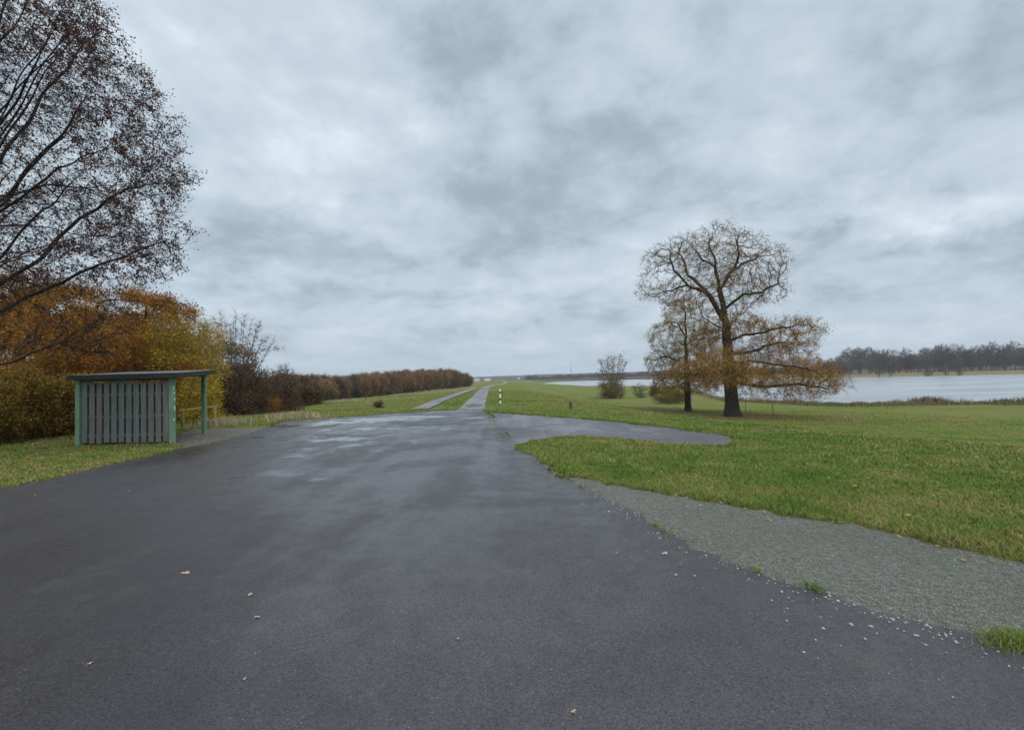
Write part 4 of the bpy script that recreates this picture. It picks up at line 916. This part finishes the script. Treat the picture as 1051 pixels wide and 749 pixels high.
# reeds along the near bank
near_b = np.array([(300, 50), (150, 62), (79, 76), (55, 80), (46, 92), (50, 114), (80, 225), (47, 272)], float)
def online(line, n_, sd, w0=0, w1=None):
    k = rg.uniform(w0, w1 if w1 is not None else len(line)-1, n_); i = k.astype(int); i = np.minimum(i, len(line)-2); f = (k-i)[:, None]; p = line[i]*(1-f)+line[i+1]*f
    return p+rg.normal(0, sd, (n_, 2))
Rp = np.vstack([online(near_b, 60000, 2.6, 0, 4), online(near_b, 5000, 2, 4, 7)]); Rp = Rp[~inside(Rp, [(x, y) for x, y in RIVER]) | (rg.random(len(Rp)) < .5)]
V, q4, q3 = blades(Rp, (.35+1.25*N1(Rp[:, 0]/4, Rp[:, 1]/4)*N2(Rp[:, 0]/1.3, Rp[:, 1]/1.3)*1.5)*rg.uniform(.35, 1, len(Rp)), np.full(len(Rp), .035), rg, .3)
tag(link('reeds', mesh_from('reeds', V, [(q4, 0), (q3, 0)], [M['reed']])), 'band of brown reeds and rough grass along the near river bank', 'reeds', None, 'stuff')
# rough dry grass: under the wood edge, near the railing, by the river shrubs
cl_ = [drop(228, 437)[:2], drop(345, 413)[:2], drop(455, 401)[:2], drop(300, 430)[:2]]; Sp = np.vstack([c+rg.normal(0, 1, (1500, 2))*np.array([w, .7]) for c, w in zip(cl_, (.5, 4, 6, .7))])
Sp = Sp[~inside(Sp, ASPH)]
V, q4, q3 = blades(Sp, rg.uniform(.12, .5, len(Sp)), np.full(len(Sp), .010), rg, .4)
tag(link('dry_grass', mesh_from('dry_grass', V, [(q4, 0), (q3, 0)], [M['straw']])), 'pale dry grass tufts beyond the road edge and by the railing', 'dry grass', None, 'stuff')

ico = np.array([(1, 0, 0), (-1, 0, 0), (0, 1, 0), (0, -1, 0), (0, 0, 1), (0, 0, -1)], float); icf = np.array([(0, 2, 4), (2, 1, 4), (1, 3, 4), (3, 0, 4), (2, 0, 5), (1, 2, 5), (3, 1, 5), (0, 3, 5)])
def stones(name, P, size, mat, label, z0=.012):
    n_ = len(P); V = ico[None]*rg.uniform(.6, 1.3, (n_, 6, 1))*size[:, None, None]; V[:, :, 2] *= .55; a_ = rg.uniform(0, 6.28, n_); c, s_ = np.cos(a_)[:, None], np.sin(a_)[:, None]
    X = V[:, :, 0]*c-V[:, :, 1]*s_; Y = V[:, :, 0]*s_+V[:, :, 1]*c; V = np.stack([X+P[:, 0:1], Y+P[:, 1:2], V[:, :, 2]+z0], -1).reshape(-1, 3)
    f = (icf[None]+np.arange(n_)[:, None, None]*6).reshape(-1, 3); tag(link(name, mesh_from(name, V, [(f, 0)], [mat])), label, 'stones', None, 'stuff')
n_ = 260000; r_ = np.exp(rg.uniform(math.log(3), math.log(16), n_)); a_ = np.radians(rg.uniform(0, 52, n_)); G = np.stack([r_*np.sin(a_), r_*np.cos(a_)], 1); ok = inside(G, GRAV[::2]); G = G[ok]
stones('gravel_stones', G, np.abs(rg.normal(.0042, .0028, len(G)))*np.maximum(1, r_[ok]/8)+.0015, M['stone'], 'fine grey gravel between the asphalt and the grass on the right', .006)
ep = np.array(edge_right)[6:]; G = online(ep, 420, .16); G = np.vstack([G, online(ep, 260, .5)]); ok = inside(G, ASPH); G = G[ok]
stones('loose_chips', G, np.minimum(.004+np.abs(rg.normal(0, .0075, len(G))), .026), M['chip'], 'pale loose chips scattered on the asphalt along the gravel edge', .014)
G = np.stack([rg.uniform(-7, 5, 150), np.exp(rg.uniform(math.log(2.4), math.log(18), 150))], 1); G = G[inside(G, ASPH)]
stones('road_grit', G, rg.uniform(.002, .006, len(G)), M['chip'], 'tiny specks of grit spread over the wet asphalt', .014)
n1 = 5200; Lp = np.vstack([oakb[:2]+rg.normal(0, 1, (n1, 2))*np.array([13, 5]), np.stack([rg.uniform(-20, -8, 2600), rg.uniform(10, 22, 2600)], 1), np.stack([rg.uniform(.5, 16, 1400), np.exp(rg.uniform(1.3, 3.2, 1400))], 1)])
okk = ~inside(Lp, RIVER)
for pol in (ASPH, SIDE, GRAV, PATH): okk &= ~inside(Lp, pol[::3])
Lp = Lp[okk]; zz = terr(Lp[:, 0], Lp[:, 1])+rg.uniform(.03, .09, len(Lp)); Lg = online(np.array([g2(*p_) for p_ in ((600, 488), (700, 511), (850, 536), (1051, 576))]), 70, .5); Lp = np.vstack([Lp, Lg]); zz = np.concatenate([zz, np.full(len(Lg), .03)]); sz = np.where(Lp[:, 1] > 35, .085, .032); c = np.column_stack([Lp, zz]); a_ = rg.uniform(0, 6.28, len(Lp)); tl = rg.uniform(-.5, .5, (len(Lp), 2))
da = np.stack([np.cos(a_), np.sin(a_), tl[:, 0]], 1)*sz[:, None]; db = np.stack([-np.sin(a_), np.cos(a_), tl[:, 1]], 1)*sz[:, None]*.55
V = np.stack([c-da, c-db, c+da, c+db], 1).reshape(-1, 3)
tag(link('leaf_litter', mesh_from('leaf_litter', V, [(np.arange(len(V)).reshape(-1, 4), 0)], [M['litter_leaf']])), 'brown and yellow leaves strewn over the grass under the oaks and by the shelter', 'fallen leaves', None, 'stuff')
# fallen leaves and larger stones on the road
def leaf_obj(px, py, s_, lab, rot, mat='leaf_dry', nm='fallen_leaf', cat='leaf'):
    p = gnd(px, py, .014); r2 = np.random.default_rng(int(px)); k = 11; V = [(0, 0, .012*s_/.05)]
    for i in range(k):
        an = i*6.283/k; rr = s_*(1.0 if i % 2 == 0 else .55)*r2.uniform(.8, 1.15); V.append((math.cos(an)*rr, math.sin(an)*rr*.75, r2.uniform(0, .35)*s_))
    m = MB(); m.add(V, [(0, i+1, (i+1) % k+1) for i in range(k)]); o = m.build(nm, M[mat], None, tuple(p)); o.rotation_euler.z = rot
    md = o.modifiers.new('thick', 'SOLIDIFY'); md.thickness = .0015
    tag(o, lab, cat)
leaf_obj(190, 588, .045, 'largest curled brown leaf lying left of centre on the asphalt', .5)
leaf_obj(257, 610, .03, 'small tan leaf right of the largest leaf on the asphalt', 2)
leaf_obj(92, 680.5, .022, 'tiny pale leaf near the lower left corner of the asphalt', 1)
leaf_obj(264, 633, .028, 'flat brown leaf just below the small tan leaf', 3)
leaf_obj(251, 696, .015, 'whitish scrap on the asphalt below the flat brown leaf', 1.3, 'chip', 'paper_scrap', 'scrap')
leaf_obj(682, 568, .05, 'pale flattened clod on the asphalt near the gravel edge', .7, 'chip', 'clod', 'clod')
leaf_obj(588, 730, .02, 'small tan leaf at the bottom edge right of centre', .9)
leaf_obj(470, 655, .016, 'little pale leaf in the lower middle of the asphalt', 2.2)
leaf_obj(36, 508, .03, 'small whitish leaf by the left road edge', 2.2)
leaf_obj(132, 504, .022, 'pale leaf on the road below the shelter wall', 1.2)
# mud patch on the path
sheet('mud_patch', smooth_poly([g2(*p) for p in ((478, 416.5), (486, 414.6), (494, 415.2), (496, 417), (488, 418), (480, 418.2))], amp=.12, seed=4), .020, M['dirt'])

# ------------------------------------------------------------------ haze
hm = bpy.data.materials.new('air haze'); hm.use_nodes = True; t = NT(hm.node_tree); t.n.clear()
pv = t.node('ShaderNodeVolumePrincipled'); pv.inputs['Color'].default_value = (.86, .92, 1.0, 1); pv.inputs['Density'].default_value = .00018
ho = t.node('ShaderNodeOutputMaterial'); t.l.new(pv.outputs[0], ho.inputs['Volume'])
m = MB(); m.box((0, 0, 38), (4700, 0, 0), (0, 4700, 0), (0, 0, 47)); tag(m.build('haze', hm), 'thin grey blue haze over the river land', 'haze', None, 'stuff')
